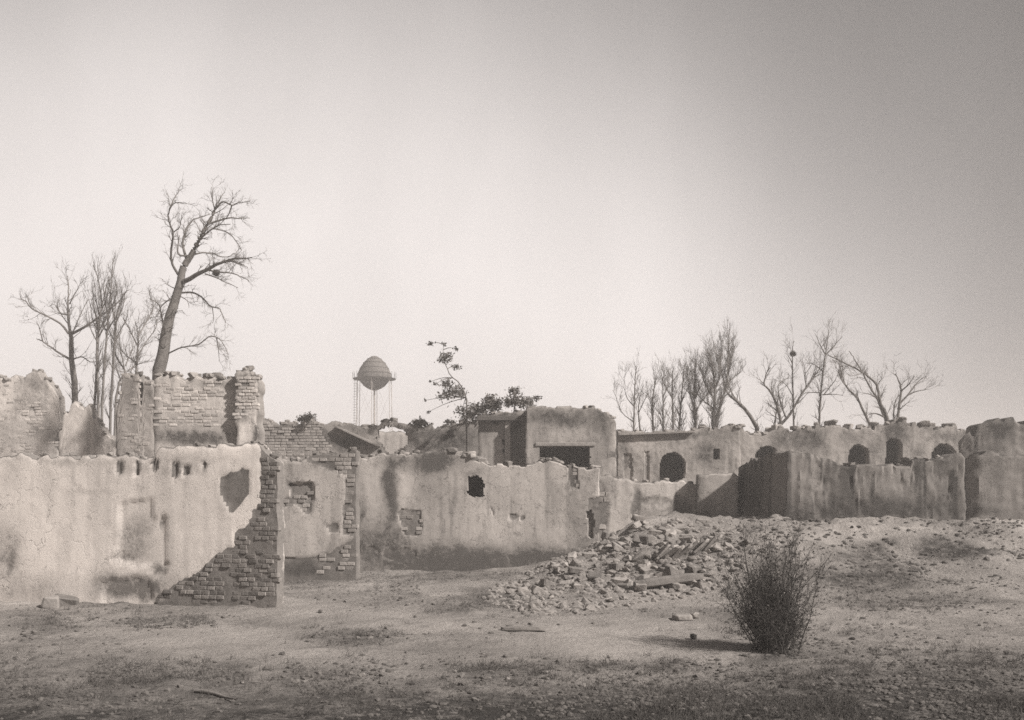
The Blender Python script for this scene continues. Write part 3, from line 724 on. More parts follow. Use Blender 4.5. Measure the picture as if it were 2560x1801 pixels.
tG3 = thing('plastered_wall', 'low white wall stub between the stepped ruin and the tree stems', 'wall', P(215, 1370, 53.0))
wGc = Slab('wall', tG3, [(146, 53.0), (300, 52.6)], [(146, 1085), (156, 1078), (160, 1040), (172, 1036), (174, 1008), (192, 1004), (198, 1020), (226, 1024), (229, 1046), (243, 1050), (247, 1074), (270, 1078), (275, 1094), (300, 1100)], 0.6, cell=0.1,
           stain_shade=[(205, 1090, 12, 16, 0.5), (250, 1100, 14, 20, 0.6), (280, 1105, 20, 12, 0.4)], bright=[(190, 1060, 30, 50, 0.8)], rough=0.04, rag=0.12, mat='bleached', seed=67)
wGc.crest(wGc.obj, 10, (0.1, 0.24))

# ---- H: faded stepped ruin at the far left
tH = thing('ruined_building', 'faded stepped ruin at the left edge below the bare trees', 'building', P(60, 1370, 56.0))
wH = Slab('wall', tH, [(-500, 56.0), (183, 56.0)], [(-500, 970), (-300, 945), (-150, 950), (0, 938), (18, 946), (28, 936), (60, 938), (66, 930), (100, 934), (107, 946), (116, 944), (122, 962), (136, 966), (143, 988), (150, 1000), (151, 1062), (165, 1062), (167, 1070), (183, 1073)], 0.8, cell=0.12,
          stain_shade=[(90, 960, 30, 26, 0.5), (155, 1095, 34, 30, 0.95), (80, 1010, 40, 30, 0.3), (40, 1080, 90, 40, 0.3), (110, 1080, 40, 20, 0.5)], core=[(150, 1100, 40, 30, 0.6), (85, 1020, 30, 16, 0.5)], bright=[(25, 985, 8, 60, 0.6), (130, 1030, 10, 40, 0.5)], rough=0.05, rag=0.14, mat='bleached', seed=71)
wH.bricks(wH.obj, lambda x, y: 0 < x < 180 and y > 945 and vnoise(x*0.03, y*0.045, 0, 18) > 0.05, 0.4, 0.16, 0.03, 0.0, 160, 'brick_lime', 0.16, 5.0, 0.25)
wH.crest(wH.obj, 18, (0.14, 0.34), 0, 183)

def arch(px0, px1, ytop, ybot, n=9):
    c, r = (px0+px1)/2, (px1-px0)/2
    rise = min(r, (ybot-ytop)*0.6)
    return [(px0, ybot)] + [(c - r*math.cos(math.pi*k/n), ytop + rise - rise*math.sin(math.pi*k/n)) for k in range(n+1)] + [(px1, ybot)]

# ---- I: rear wall with an arched doorway
tI = thing('ruined_building', 'rear stained building front with one tall dark arched doorway', 'building', P(1690, 1340, 50.0))
I_ARCH = arch(1649, 1714, 1130, 1215)
wI = Slab('wall', tI, [(1542, 50.0), (1852, 50.0)], [(1542, 1074), (1571, 1081), (1613, 1083), (1680, 1079), (1740, 1073), (1824, 1066), (1852, 1064)], 0.6, cell=0.055, hj=1.0, holes=[I_ARCH, [(1783, 1123), (1800, 1123), (1801, 1149), (1784, 1149)]],
          stain_shade=[(1770, 1140, 34, 34, 0.8), (1800, 1090, 50, 26, 0.5), (1555, 1120, 16, 40, 0.6), (1600, 1090, 60, 8, 0.5), (1570, 1160, 30, 40, 0.5), (1690, 1105, 40, 14, 0.3), (1640, 1170, 12, 30, 0.5), (1725, 1170, 12, 30, 0.5), (1625, 1150, 8, 40, 0.4), (1740, 1088, 80, 8, 0.6)],
          bright=[(1600, 1115, 18, 40, 0.6), (1680, 1115, 60, 10, 0.4), (1740, 1180, 30, 20, 0.3)], core=[(1560, 1150, 12, 40, 0.6), (1715, 1095, 30, 10, 0.5)],
          recess=[([(1560, 1135), (1580, 1135), (1580, 1210), (1560, 1210)], 0.08), ([(1612, 1130), (1622, 1130), (1622, 1210), (1612, 1210)], 0.08)], rough=0.035, rag=0.06, mat='far_lime', seed=81)
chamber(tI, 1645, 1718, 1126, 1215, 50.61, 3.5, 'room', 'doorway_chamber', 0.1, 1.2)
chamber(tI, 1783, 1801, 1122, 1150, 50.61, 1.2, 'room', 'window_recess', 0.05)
wI.crest(wI.obj, 40, (0.10, 0.24))
a0, a1 = P(1546, 1086, 49.9), P(1735, 1081, 49.9)
shared('cornice', block_mesh('cornice', 'stone', 82, 0.03, 0.1), Matrix.Translation((a0+a1)/2) @ Matrix.Rotation(-0.035, 4, 'Y') @ Matrix.Diagonal(((a1-a0).length, 0.3, 0.09, 1)), wI.obj)

# ---- J: rear vaulted range
tJ = thing('vaulted_range', 'low rear range with several half-buried dark arches', 'building', P(2120, 1300, 50.0))
J_H = [arch(2122, 2174, 1110, 1165), [(2216, 1104), (2228, 1096), (2250, 1098), (2258, 1110), (2257, 1165), (2214, 1165)], arch(2328, 2393, 1108, 1170), arch(1886, 1950, 1114, 1170)]
wJ = Slab('wall', tJ, [(1846, 50.3), (2445, 50.3)], L_(zoomE, [(100, 622), (110, 625), (180, 648), (290, 635), (470, 612), (570, 610), (680, 605), (700, 622), (900, 620), (930, 590), (1000, 575), (1080, 590), (1110, 600), (1190, 605), (1230, 622), (1300, 612), (1450, 622), (1490, 610)]),
          0.7, cell=0.06, hj=1.2, holes=J_H, stain_shade=[(2030, 1100, 60, 34, 0.85), (1960, 1100, 60, 30, 0.7), (2240, 1075, 36, 36, 0.95), (2130, 1090, 40, 18, 0.5), (2195, 1110, 24, 30, 0.6), (2300, 1125, 14, 20, 0.6), (2320, 1070, 20, 12, 0.5), (2370, 1090, 60, 10, 0.6), (1930, 1085, 60, 12, 0.5)],
          bright=[(1900, 1090, 30, 30, 0.7), (2080, 1100, 20, 40, 0.6), (2295, 1095, 14, 26, 0.5), (2110, 1130, 14, 14, 0.5)], core=[(2000, 1090, 90, 30, 0.5)], rough=0.03, rag=0.11, mat='far_lime', seed=91)
for x0, x1, y0, y1 in ((2122, 2175, 1110, 1155), (2213, 2259, 1096, 1160), (2327, 2395, 1106, 1165), (1885, 1952, 1114, 1165)):
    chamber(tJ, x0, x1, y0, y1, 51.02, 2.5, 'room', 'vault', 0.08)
wJ.crest(wJ.obj, 80, (0.14, 0.34))

# ---- K: grooved mud block
def groove_K(U, Z, PX, PY):
    rid = 1-np.abs(fbm(U*1.7, Z*0.20, 0, 101, 4, 0.6))
    g = 0.03*np.clip(rid-0.72, 0, 1)/0.28*sstep(1.9, 2.7, Z)
    g = g + 0.035*np.abs(fbm(U*4, Z*0.55, 0, 104, 4, 0.65))
    for pts, w, dep in (([(545, 780), (590, 870), (612, 960), (640, 1060)], 4, 0.3), ([(545, 860), (552, 930)], 4, 0.15), ([(740, 870), (757, 940), (765, 1010)], 6, 0.35), ([(835, 850), (850, 1000)], 4, 0.2),
                        ([(980, 860), (990, 1000)], 4, 0.2), ([(1112, 845), (1125, 930)], 5, 0.3), ([(1310, 890), (1325, 980), (1345, 1060)], 7, 0.45), ([(300, 850), (322, 1000)], 4, 0.15), ([(900, 850), (905, 960)], 3, 0.15)):
        q = L_(zoomE, pts)
        xc = np.interp(PY, [p[1] for p in q], [p[0] for p in q])
        g = g + 0.12*dep*np.exp(-((PX-xc+3*vnoise(Z*5, 0, 0, 9))/(0.7*w))**2)*((PY > q[0][1]) & (PY < q[-1][1]))
    return g
tK = thing('mud_wall', 'thick eroded mud block with deep vertical grooves and dark shaded end', 'wall', P(2100, 1300, 33.0))
K_TOP = L_(zoomE, [(95, 855), (150, 815), (200, 800), (250, 780), (330, 765), (450, 757), (520, 770), (560, 785), (650, 800), (700, 830), (760, 840), (900, 840), (1000, 845), (1100, 840), (1112, 805), (1160, 792), (1250, 800), (1330, 790), (1400, 772), (1430, 790)])
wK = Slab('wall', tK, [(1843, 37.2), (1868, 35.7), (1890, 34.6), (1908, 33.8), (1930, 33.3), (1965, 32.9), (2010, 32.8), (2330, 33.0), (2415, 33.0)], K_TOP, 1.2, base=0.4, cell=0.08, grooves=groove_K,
          stain_shade=[(2190, 1275, 210, 28, 0.95), (2000, 1285, 60, 24, 0.8), (2370, 1250, 28, 60, 0.6), (2360, 1165, 40, 26, 0.5), (2150, 1180, 60, 40, 0.25), (1875, 1230, 36, 90, 0.8), (2030, 1270, 40, 30, 0.6)],  # shade of the left end is also painted here as dark colour
          bright=[(1985, 1180, 60, 60, 0.6), (2080, 1200, 30, 40, 0.4), (2260, 1200, 40, 40, 0.3)], core=[(2190, 1290, 120, 16, 0.4)], rough=0.06, rag=0.045, mat='mud', seed=111, bulge=0.25, runs=1.0)
wK.crest(wK.obj, 14, (0.10, 0.22), 2100, 2400)
tK2 = thing('mud_wall', 'smooth pale mud wall running off at the right edge', 'wall', P(2500, 1295, 31.0))
Slab('wall', tK2, [(2372, 33.5), (2412, 33.05), (2450, 32.8), (3150, 32.6)], [(2380, 1180), (2400, 1155), (2420, 1142), (2441, 1139), (2476, 1135), (2560, 1137), (2740, 1140), (3150, 1150)], 1.0, base=0.4, cell=0.09,
     stain_shade=[(2500, 1190, 20, 40, 0.3), (2450, 1280, 50, 16, 0.6), (2530, 1280, 50, 14, 0.3), (2470, 1150, 40, 12, 0.3)], bright=[(2540, 1220, 60, 60, 0.4)], rough=0.06, rag=0.06, mat='mud', seed=113, bulge=0.3)
tL = thing('mud_wall', 'dark rounded mud stump rising behind the pale mud wall', 'wall', P(2510, 1290, 42.0))
Slab('wall', tL, [(2398, 42.3), (2430, 42.1), (2530, 42.0), (3150, 42.0)], [(2400, 1110), (2425, 1085), (2442, 1072), (2462, 1062), (2485, 1054), (2528, 1052), (2560, 1060), (2720, 1066), (3150, 1080)], 1.2, cell=0.1, base=0.2,
     stain_shade=[(2500, 1075, 40, 24, 0.95), (2480, 1120, 40, 20, 0.5)], bright=[(2550, 1110, 24, 40, 0.5)], rough=0.08, rag=0.15, mat='mud', seed=115, bulge=0.3, runs=0.7)

# ------------------------------------------------------------------ water tower far behind
def lathe(profile, n=40):
    V, Fc = [], []
    for r_, z_ in profile:
        for k in range(n): V.append((r_*math.cos(2*math.pi*k/n), r_*math.sin(2*math.pi*k/n), z_))
    for i in range(len(profile)-1):
        for k in range(n): Fc.append((i*n+k, i*n+(k+1) % n, (i+1)*n+(k+1) % n, (i+1)*n+k))
    return np.array(V), Fc

def tubes(Pts, Rad, sides=3):
    """(N,K,3) polylines with (N,K) radii -> verts, faces"""
    Pts, Rad = np.asarray(Pts, float), np.asarray(Rad, float)
    N, K, _ = Pts.shape
    T = np.gradient(Pts, axis=1); T /= np.linalg.norm(T, axis=2, keepdims=True) + 1e-9
    ref = np.where(np.abs(T[..., 2:3]) > 0.9, np.array([1.0, 0, 0]), np.array([0, 0, 1.0]))
    A = np.cross(T, ref); A /= np.linalg.norm(A, axis=2, keepdims=True) + 1e-9
    B = np.cross(T, A)
    ang = np.arange(sides)*2*math.pi/sides
    V = Pts[:, :, None, :] + Rad[:, :, None, None]*(np.cos(ang)[None, None, :, None]*A[:, :, None, :] + np.sin(ang)[None, None, :, None]*B[:, :, None, :])
    idx = np.arange(N*K*sides).reshape(N, K, sides)
    nx = np.roll(idx, -1, axis=2)
    Fc = np.stack([idx[:, :-1], nx[:, :-1], nx[:, 1:], idx[:, 1:]], -1).reshape(-1, 4)
    return V.reshape(-1, 3), Fc

TD = 150.0
tw = P(936, 948, TD); RT = 3.0
tT = thing('water_tower', 'hazy distant water tower with domed tank, gallery ring and slender legs', 'water tower', (tw.x, TD, 0))
def tpart(name, V, Fc, mat, smooth=40, under=None):
    o = mesh_obj(name, np.asarray(V) + np.array([tw.x, TD, 0.0]), Fc, mat, None, smooth)
    return adopt(o, under or tT)
z0 = tw.z
V, Fc = lathe([(0.02, z0+3.5), (0.45, z0+3.4), (1.05, z0+3.0), (1.65, z0+2.4), (2.15, z0+1.6), (2.5, z0+0.8), (2.6, z0+0.1), (2.6, z0-0.05)])
dome = tpart('dome', V, Fc, 'steel_pale')
V, Fc = lathe([(2.25, z0-0.05), (2.05, z0-0.5), (1.6, z0-1.05), (1.0, z0-1.45), (0.4, z0-1.68), (0.2, z0-1.75)])
tpart('tank_bowl', V, Fc, 'steel')
V, Fc = lathe([(2.2, z0-0.06), (3.2, z0-0.06), (3.2, z0+0.06), (2.5, z0+0.06)]); gallery = tpart('gallery', V, Fc, 'steel')
for zz, rad_ in ((0.8, 2.5), (1.6, 2.15), (2.4, 1.65), (3.0, 1.05)):
    V, Fc = lathe([(rad_, z0+zz-0.03), (rad_+0.05, z0+zz-0.03), (rad_+0.05, z0+zz+0.03), (rad_-0.03, z0+zz+0.03)]); tpart('plate_seam', V, Fc, 'steel', 40, dome)
lad = [[(-3.0+dx, -1.2, -0.3), (-2.9+dx, -1.2, z0*0.5), (-2.8+dx, -1.2, z0)] for dx in (0, 0.45)] + [[(-3.0, -1.2, h_), (-2.8, -1.2, h_), (-2.55, -1.2, h_)] for h_ in np.arange(0.3, z0, 0.4)]
V, Fc = tubes(lad, np.full((len(lad), 3), 0.025)); tpart('ladder', V, Fc, 'steel')
rr = [[(3.25*math.cos(2*math.pi*k/24), 3.25*math.sin(2*math.pi*k/24), z0+zz) for zz in (0.05, 0.5, 1.0)] for k in range(24)]
V, Fc = tubes(rr, np.full((24, 3), 0.025)); tpart('railing', V, Fc, 'steel', 40, gallery)
V, Fc = lathe([(0.13, -0.5), (0.13, z0-1.6)], 12); tpart('riser_pipe', V, Fc, 'leg_haze')
for k in range(6):
    a = math.pi/6 + k*math.pi/3
    leg = [[(2.75*math.cos(a), 2.75*math.sin(a), z0-0.1), (2.95*math.cos(a), 2.95*math.sin(a), z0*0.5), (3.3*math.cos(a), 3.3*math.sin(a), -0.5)]]
    V, Fc = tubes(leg, np.full((1, 3), 0.05), 6); tpart('leg', V, Fc, 'leg_haze')
rods = []
for k in range(6):
    a, b = math.pi/6 + k*math.pi/3, math.pi/6 + (k+1)*math.pi/3
    for lo, hi in ((0.5, z0/3), (z0/3, 2*z0/3), (2*z0/3, z0-0.6)):
        for p, q in ((a, b), (b, a)):
            rods.append([(3.0*math.cos(p), 3.0*math.sin(p), lo), (2.6*math.cos((p+q)/2), 2.6*math.sin((p+q)/2), (lo+hi)/2), (3.0*math.cos(q), 3.0*math.sin(q), hi)])
V, Fc = tubes(rods, np.full((len(rods), 3), 0.013)); tpart('brace_rods', V, Fc, 'leg_haze')

# ------------------------------------------------------------------ trees
def catmull(pts, n):
    pts = np.asarray(pts, float)
    p = np.vstack([2*pts[0]-pts[1], pts, 2*pts[-1]-pts[-2]])
    m = len(pts)-1
    t = np.linspace(0, m-1e-6, n); i = t.astype(int); f = (t-i)[:, None]
    a, b, c, d = p[i], p[i+1], p[i+2], p[i+3]
    return 0.5*((2*b) + (c-a)*f + (2*a-5*b+4*c-d)*f**2 + (3*b-a-3*c+d)*f**3)

def norm(v): return v/(np.linalg.norm(v, axis=-1, keepdims=True)+1e-9)

def sprout(starts, dirs, lens, r0, K, rg, up=0.0, curl=0.5, tip=0.35):
    """batch of wavering shoots from starts"""
    N = len(starts)
    P_ = np.zeros((N, K, 3)); P_[:, 0] = starts
    d = norm(dirs)
    for k in range(1, K):
        d = norm(d + rg.normal(0, curl, (N, 3))*0.5 + np.array([0, 0, up/K]))
        P_[:, k] = P_[:, k-1] + d*(lens/(K-1))[:, None]
    rad = np.asarray(r0)[:, None]*np.linspace(1, tip, K)[None, :]
    return P_, rad

def children(P_, rad, m, spread, lmin, lmax, K, rg, up, curl, rmin, tmin=0.25):
    N, KK, _ = P_.shape
    src = np.repeat(np.arange(N), m)
    t = rg.uniform(tmin, 1.0, len(src))*(KK-1.001)
    i = t.astype(int); f = (t-i)[:, None]
    st = P_[src, i]*(1-f) + P_[src, i+1]*f
    tan = norm(P_[src, i+1]-P_[src, i])
    dr = norm(tan + spread*norm(rg.normal(0, 1, (len(src), 3))))
    r0 = np.maximum(rad[src, i]*0.62, rmin)
    return sprout(st, dr, rg.uniform(lmin, lmax, len(src)), r0, K, rg, up, curl)

def tree(name, label, d, limbs, fn, group, per_m=4.0, tw=(0.5, 1.3), up=0.4, seed=1, sub=(3, 2), spread=0.9, mat='bark', rmin=0.009, ground=0.0, depth_spread=0.5, kind_cat='tree'):
    """limbs: (photo-traced polyline, start radius, end radius in photo px); the first is the trunk, the rest join the nearest earlier limb"""
    rg = np.random.default_rng(seed)
    base = None
    done = []     # px, py, depth offset samples
    lines = []
    for li, (pts, ra, rb) in enumerate(limbs):
        q = np.array([fn(*p) for p in pts], float)
        ln = np.abs(np.diff(q, axis=0)).sum()
        n = max(6, int(ln/7))
        s = catmull(q, n)
        s += rg.normal(0, 0.7, s.shape)*np.linspace(0, 1, n)[:, None]
        if done:
            allp = np.vstack(done)
            k = np.argmin(np.hypot(allp[:, 0]-s[0, 0], allp[:, 1]-s[0, 1])); off0 = allp[k, 2]
            slope = rg.normal(0, depth_spread)
        else: off0, slope = 0.0, rg.normal(0, 0.08)
        arc = np.concatenate([[0], np.cumsum(np.hypot(*np.diff(s, axis=0).T))])*d/F
        off = off0 + slope*arc
        done.append(np.column_stack([s, off]))
        dd = d + off
        W = np.column_stack([(s[:, 0]-CX)/F*dd, dd, EYE-(s[:, 1]-HY)/F*dd])
        rad = np.linspace(ra, rb, n)*d/F
        if li == 0:   # carry the trunk down to the ground
            lowdir = norm(W[0]-W[min(3, n-1)])
            lowdir = norm(lowdir + np.array([0, 0, -1.0]))
            k = int(max(2, (W[0, 2]+0.3)/0.5)); step = (W[0, 2]+0.3-ground)/k
            ext = [W[0] + np.array([lowdir[0]*0.3, 0, 0])*j*step + np.array([0, 0, -step*j]) for j in range(k, 0, -1)]
            W = np.vstack([np.array(ext), W]); rad = np.concatenate([np.linspace(rad[0]*1.25, rad[0], k), rad])
            base = W[0]
        lines.append((W, rad))
    t = thing(name, label, kind_cat, (base[0], base[1], ground), group)
    for li, (W, rad) in enumerate(lines):
        V, Fc = tubes(W[None], rad[None], 7)
        adopt(mesh_obj('trunk' if li == 0 else 'branch', V, Fc, mat, None, 60), t)
    AV, AF, nv = [], [], 0
    st, dr, rr = [], [], []
    for li, (W, rad) in enumerate(lines):
        seg = np.linalg.norm(np.diff(W, axis=0), axis=1); L = seg.sum()
        vis = L if li else L*0.6
        k = max(2, int(vis*per_m))
        tt = rg.uniform(0.45 if li == 0 else 0.12, 1.0, k)
        cum = np.concatenate([[0], np.cumsum(seg)])/L
        for x in tt:
            p = np.array([np.interp(x, cum, W[:, c]) for c in range(3)])
            j = min(len(W)-2, int(np.searchsorted(cum, x)-1)) if x > 0 else 0
            tan = norm(W[j+1]-W[j])
            st.append(p); dr.append(norm(tan + spread*norm(rg.normal(0, 1, 3)) + np.array([0, 0, up*0.5]))); rr.append(max(rmin, min(0.03, np.interp(x, cum, rad)*0.45)))
    P1, R1 = sprout(np.array(st), np.array(dr), rg.uniform(*tw, len(st)), np.array(rr), 6, rg, up, 0.35)
    P2, R2 = children(P1, R1, sub[0], spread*0.8, tw[0]*0.45, tw[1]*0.55, 4, rg, up, 0.35, rmin*0.85)
    P3, R3 = children(P2, R2, sub[1], spread*0.8, tw[0]*0.25, tw[1]*0.32, 3, rg, up, 0.35, rmin*0.7)
    for p_, r_ in ((P1, R1), (P2, R2), (P3, R3)):
        V, Fc = tubes(p_, r_, 3); AV.append(V); AF.append(Fc+nv); nv += len(V)
    adopt(mesh_obj('crown', np.vstack(AV), np.vstack(AF), 'twig'), t)
    return t

def px1(x, y): return (x, y)
G_LEFT, G_RIGHT = 'bare trees behind the left-hand ruins', 'bare trees behind the right-hand ruins'
tree('bare_tree', 'tallest bare tree, leaning right with a heavy trunk above the brick tower', 50.0, [
    ([(892, 1090), (915, 1000), (930, 900), (950, 800), (985, 690), (1010, 600), (1030, 510), (1075, 440), (1120, 350), (1165, 270), (1205, 190), (1215, 150)], 16, 2.2),
    ([(1010, 600), (1060, 580), (1110, 550), (1165, 525), (1210, 500), (1260, 480), (1310, 465), (1370, 463), (1415, 460)], 6.5, 1.2),
    ([(1165, 528), (1230, 540), (1300, 545), (1360, 570), (1400, 592)], 2.4, 0.8),
    ([(1150, 550), (1210, 570), (1270, 600), (1335, 628)], 1.8, 0.7),
    ([(1230, 490), (1300, 480), (1350, 495), (1385, 512)], 2, 0.7),
    ([(1090, 440), (1140, 430), (1200, 440), (1260, 455), (1320, 435)], 2.4, 0.8),
    ([(1165, 270), (1230, 250), (1290, 235), (1340, 240), (1400, 235)], 3, 0.8),
    ([(1205, 190), (1250, 145), (1300, 165), (1340, 150), (1400, 145)], 2.6, 0.8),
    ([(1300, 165), (1280, 220), (1240, 265)], 1.8, 0.8),
    ([(1205, 190), (1190, 130), (1188, 60)], 1.8, 0.6), ([(1215, 160), (1245, 110), (1262, 92)], 1.6, 0.6),
    ([(1050, 480), (1035, 430), (1025, 370), (1045, 300), (1080, 250), (1130, 230), (1180, 215)], 3.8, 0.9),
    ([(1000, 555), (965, 490), (960, 420), (970, 320), (945, 250), (950, 190), (985, 150), (1050, 155)], 3.4, 0.8),
    ([(950, 190), (975, 130), (1000, 90), (1005, 70)], 1.6, 0.5), ([(970, 320), (1010, 280), (1020, 200)], 1.6, 0.5),
    ([(1015, 655), (1080, 655), (1130, 680), (1180, 730), (1230, 745), (1250, 790), (1265, 820)], 2.6, 0.8), ([(1190, 738), (1197, 790), (1193, 825)], 1.2, 0.5),
    ([(1010, 675), (1050, 700), (1060, 740)], 1.4, 0.5),
    ([(935, 1000), (1010, 965), (1060, 955), (1120, 942), (1180, 900), (1230, 915), (1260, 960), (1280, 1000)], 2.0, 0.8), ([(1215, 912), (1225, 980), (1230, 1040)], 1.2, 0.5),
    ([(1200, 295), (1270, 315), (1320, 360), (1355, 420)], 1.8, 0.7), ([(985, 690), (940, 700), (900, 740), (880, 790)], 2, 0.7), ([(1000, 640), (955, 620), (925, 600)], 1.6, 0.6),
    ([(1110, 370), (1150, 330), (1220, 280), (1290, 270)], 3, 0.8), ([(1060, 450), (1000, 440), (1000, 380), (1010, 330)], 2.6, 0.8), ([(930, 900), (905, 780), (890, 720), (840, 690)], 2.4, 0.8)],
    zoomA, G_LEFT, 4.5, (0.25, 0.9), 0.15, 11, (4, 2), 1.0, rmin=0.008)
tree('bare_tree', 'bare tree with long spreading arms at the far left of the skyline', 64.0, [
    ([(418, 1160), (405, 1060), (400, 1000), (400, 920), (395, 880)], 7.5, 4.6),
    ([(395, 880), (385, 820), (380, 740), (385, 650), (380, 560)], 4, 0.9), ([(405, 885), (470, 850), (530, 810), (600, 760), (660, 710), (712, 640)], 3.6, 1),
    ([(385, 885), (340, 830), (270, 790), (180, 745), (140, 700), (100, 690)], 3, 0.7), ([(390, 1028), (320, 985), (240, 930), (205, 915)], 3, 0.9), ([(240, 930), (225, 870), (205, 810)], 1.8, 0.7),
    ([(402, 1030), (460, 1015), (500, 1040), (560, 1040)], 2, 0.7), ([(390, 780), (340, 770), (320, 720), (335, 690)], 1.8, 0.6), ([(390, 720), (420, 660), (455, 600)], 1.8, 0.6), ([(180, 745), (155, 690), (145, 655)], 1.2, 0.4),
    ([(400, 900), (450, 780), (480, 720), (500, 690)], 1.6, 0.5), ([(395, 850), (330, 760), (300, 720), (275, 735)], 1.4, 0.5)],
    zoomA, G_LEFT, 3.2, (0.5, 1.4), 0.35, 12, (3, 2), 0.9, rmin=0.011)
stems = [([(552, 1310), (545, 1000), (560, 800), (570, 700), (545, 560), (520, 500)], 'slender leftmost poplar stem of the thicket beside spreading tree', 21),
         ([(530, 1300), (540, 1100), (550, 850), (592, 640), (612, 560)], 'straight poplar with a forked tip in the middle of the left thicket', 22),
         ([(572, 1290), (590, 1000), (608, 800), (620, 650), (635, 465)], 'highest upright poplar of the left thicket', 23),
         ([(620, 1300), (640, 980), (650, 850), (660, 760), (690, 680), (712, 640)], 'poplar bending right at its tip in the left thicket', 24),
         ([(650, 1250), (672, 1150), (700, 1095), (650, 1010), (640, 900), (650, 640)], 'crooked poplar nearest the pale wall stub', 25)]
for pts, lab, sd in stems:
    x, y = pts[2]
    tree('bare_tree', lab, 62.0+sd*0.3-6, [(pts, 3.2, 0.8), ([(x, y), (x-22, y-110), (x-30, y-200)], 1.8, 0.6), ([(x+3, y-30), (x+40, y-120), (x+52, y-190)], 1.8, 0.6), ([(x, y+90), (x-40, y+10), (x-55, y-90)], 1.6, 0.5), ([(x, y+60), (x+46, y-20), (x+70, y-70)], 1.6, 0.5)],
         zoomA, G_LEFT, 3.0, (0.5, 1.4), 0.9, sd, (3, 2), 0.55, rmin=0.011)
tree('bare_tree', 'small twiggy tree filling the gap under the leaning trunk', 58.0, [([(760, 1150), (770, 1000), (775, 900), (760, 820)], 3, 1), ([(770, 950), (720, 850), (690, 800)], 1.8, 0.6), ([(775, 900), (830, 800), (860, 740), (850, 690)], 1.8, 0.6), ([(770, 1010), (820, 930), (870, 860), (880, 800)], 1.6, 0.6), ([(765, 1050), (700, 1000), (660, 940), (650, 900)], 1.6, 0.6), ([(760, 1070), (690, 1100), (640, 1080), (610, 1040)], 1.4, 0.5), ([(765, 1060), (830, 1035)], 1.4, 0.5)],
     zoomA, G_LEFT, 5.0, (0.4, 1.1), 0.5, 27, (4, 2), 0.9, rmin=0.010)

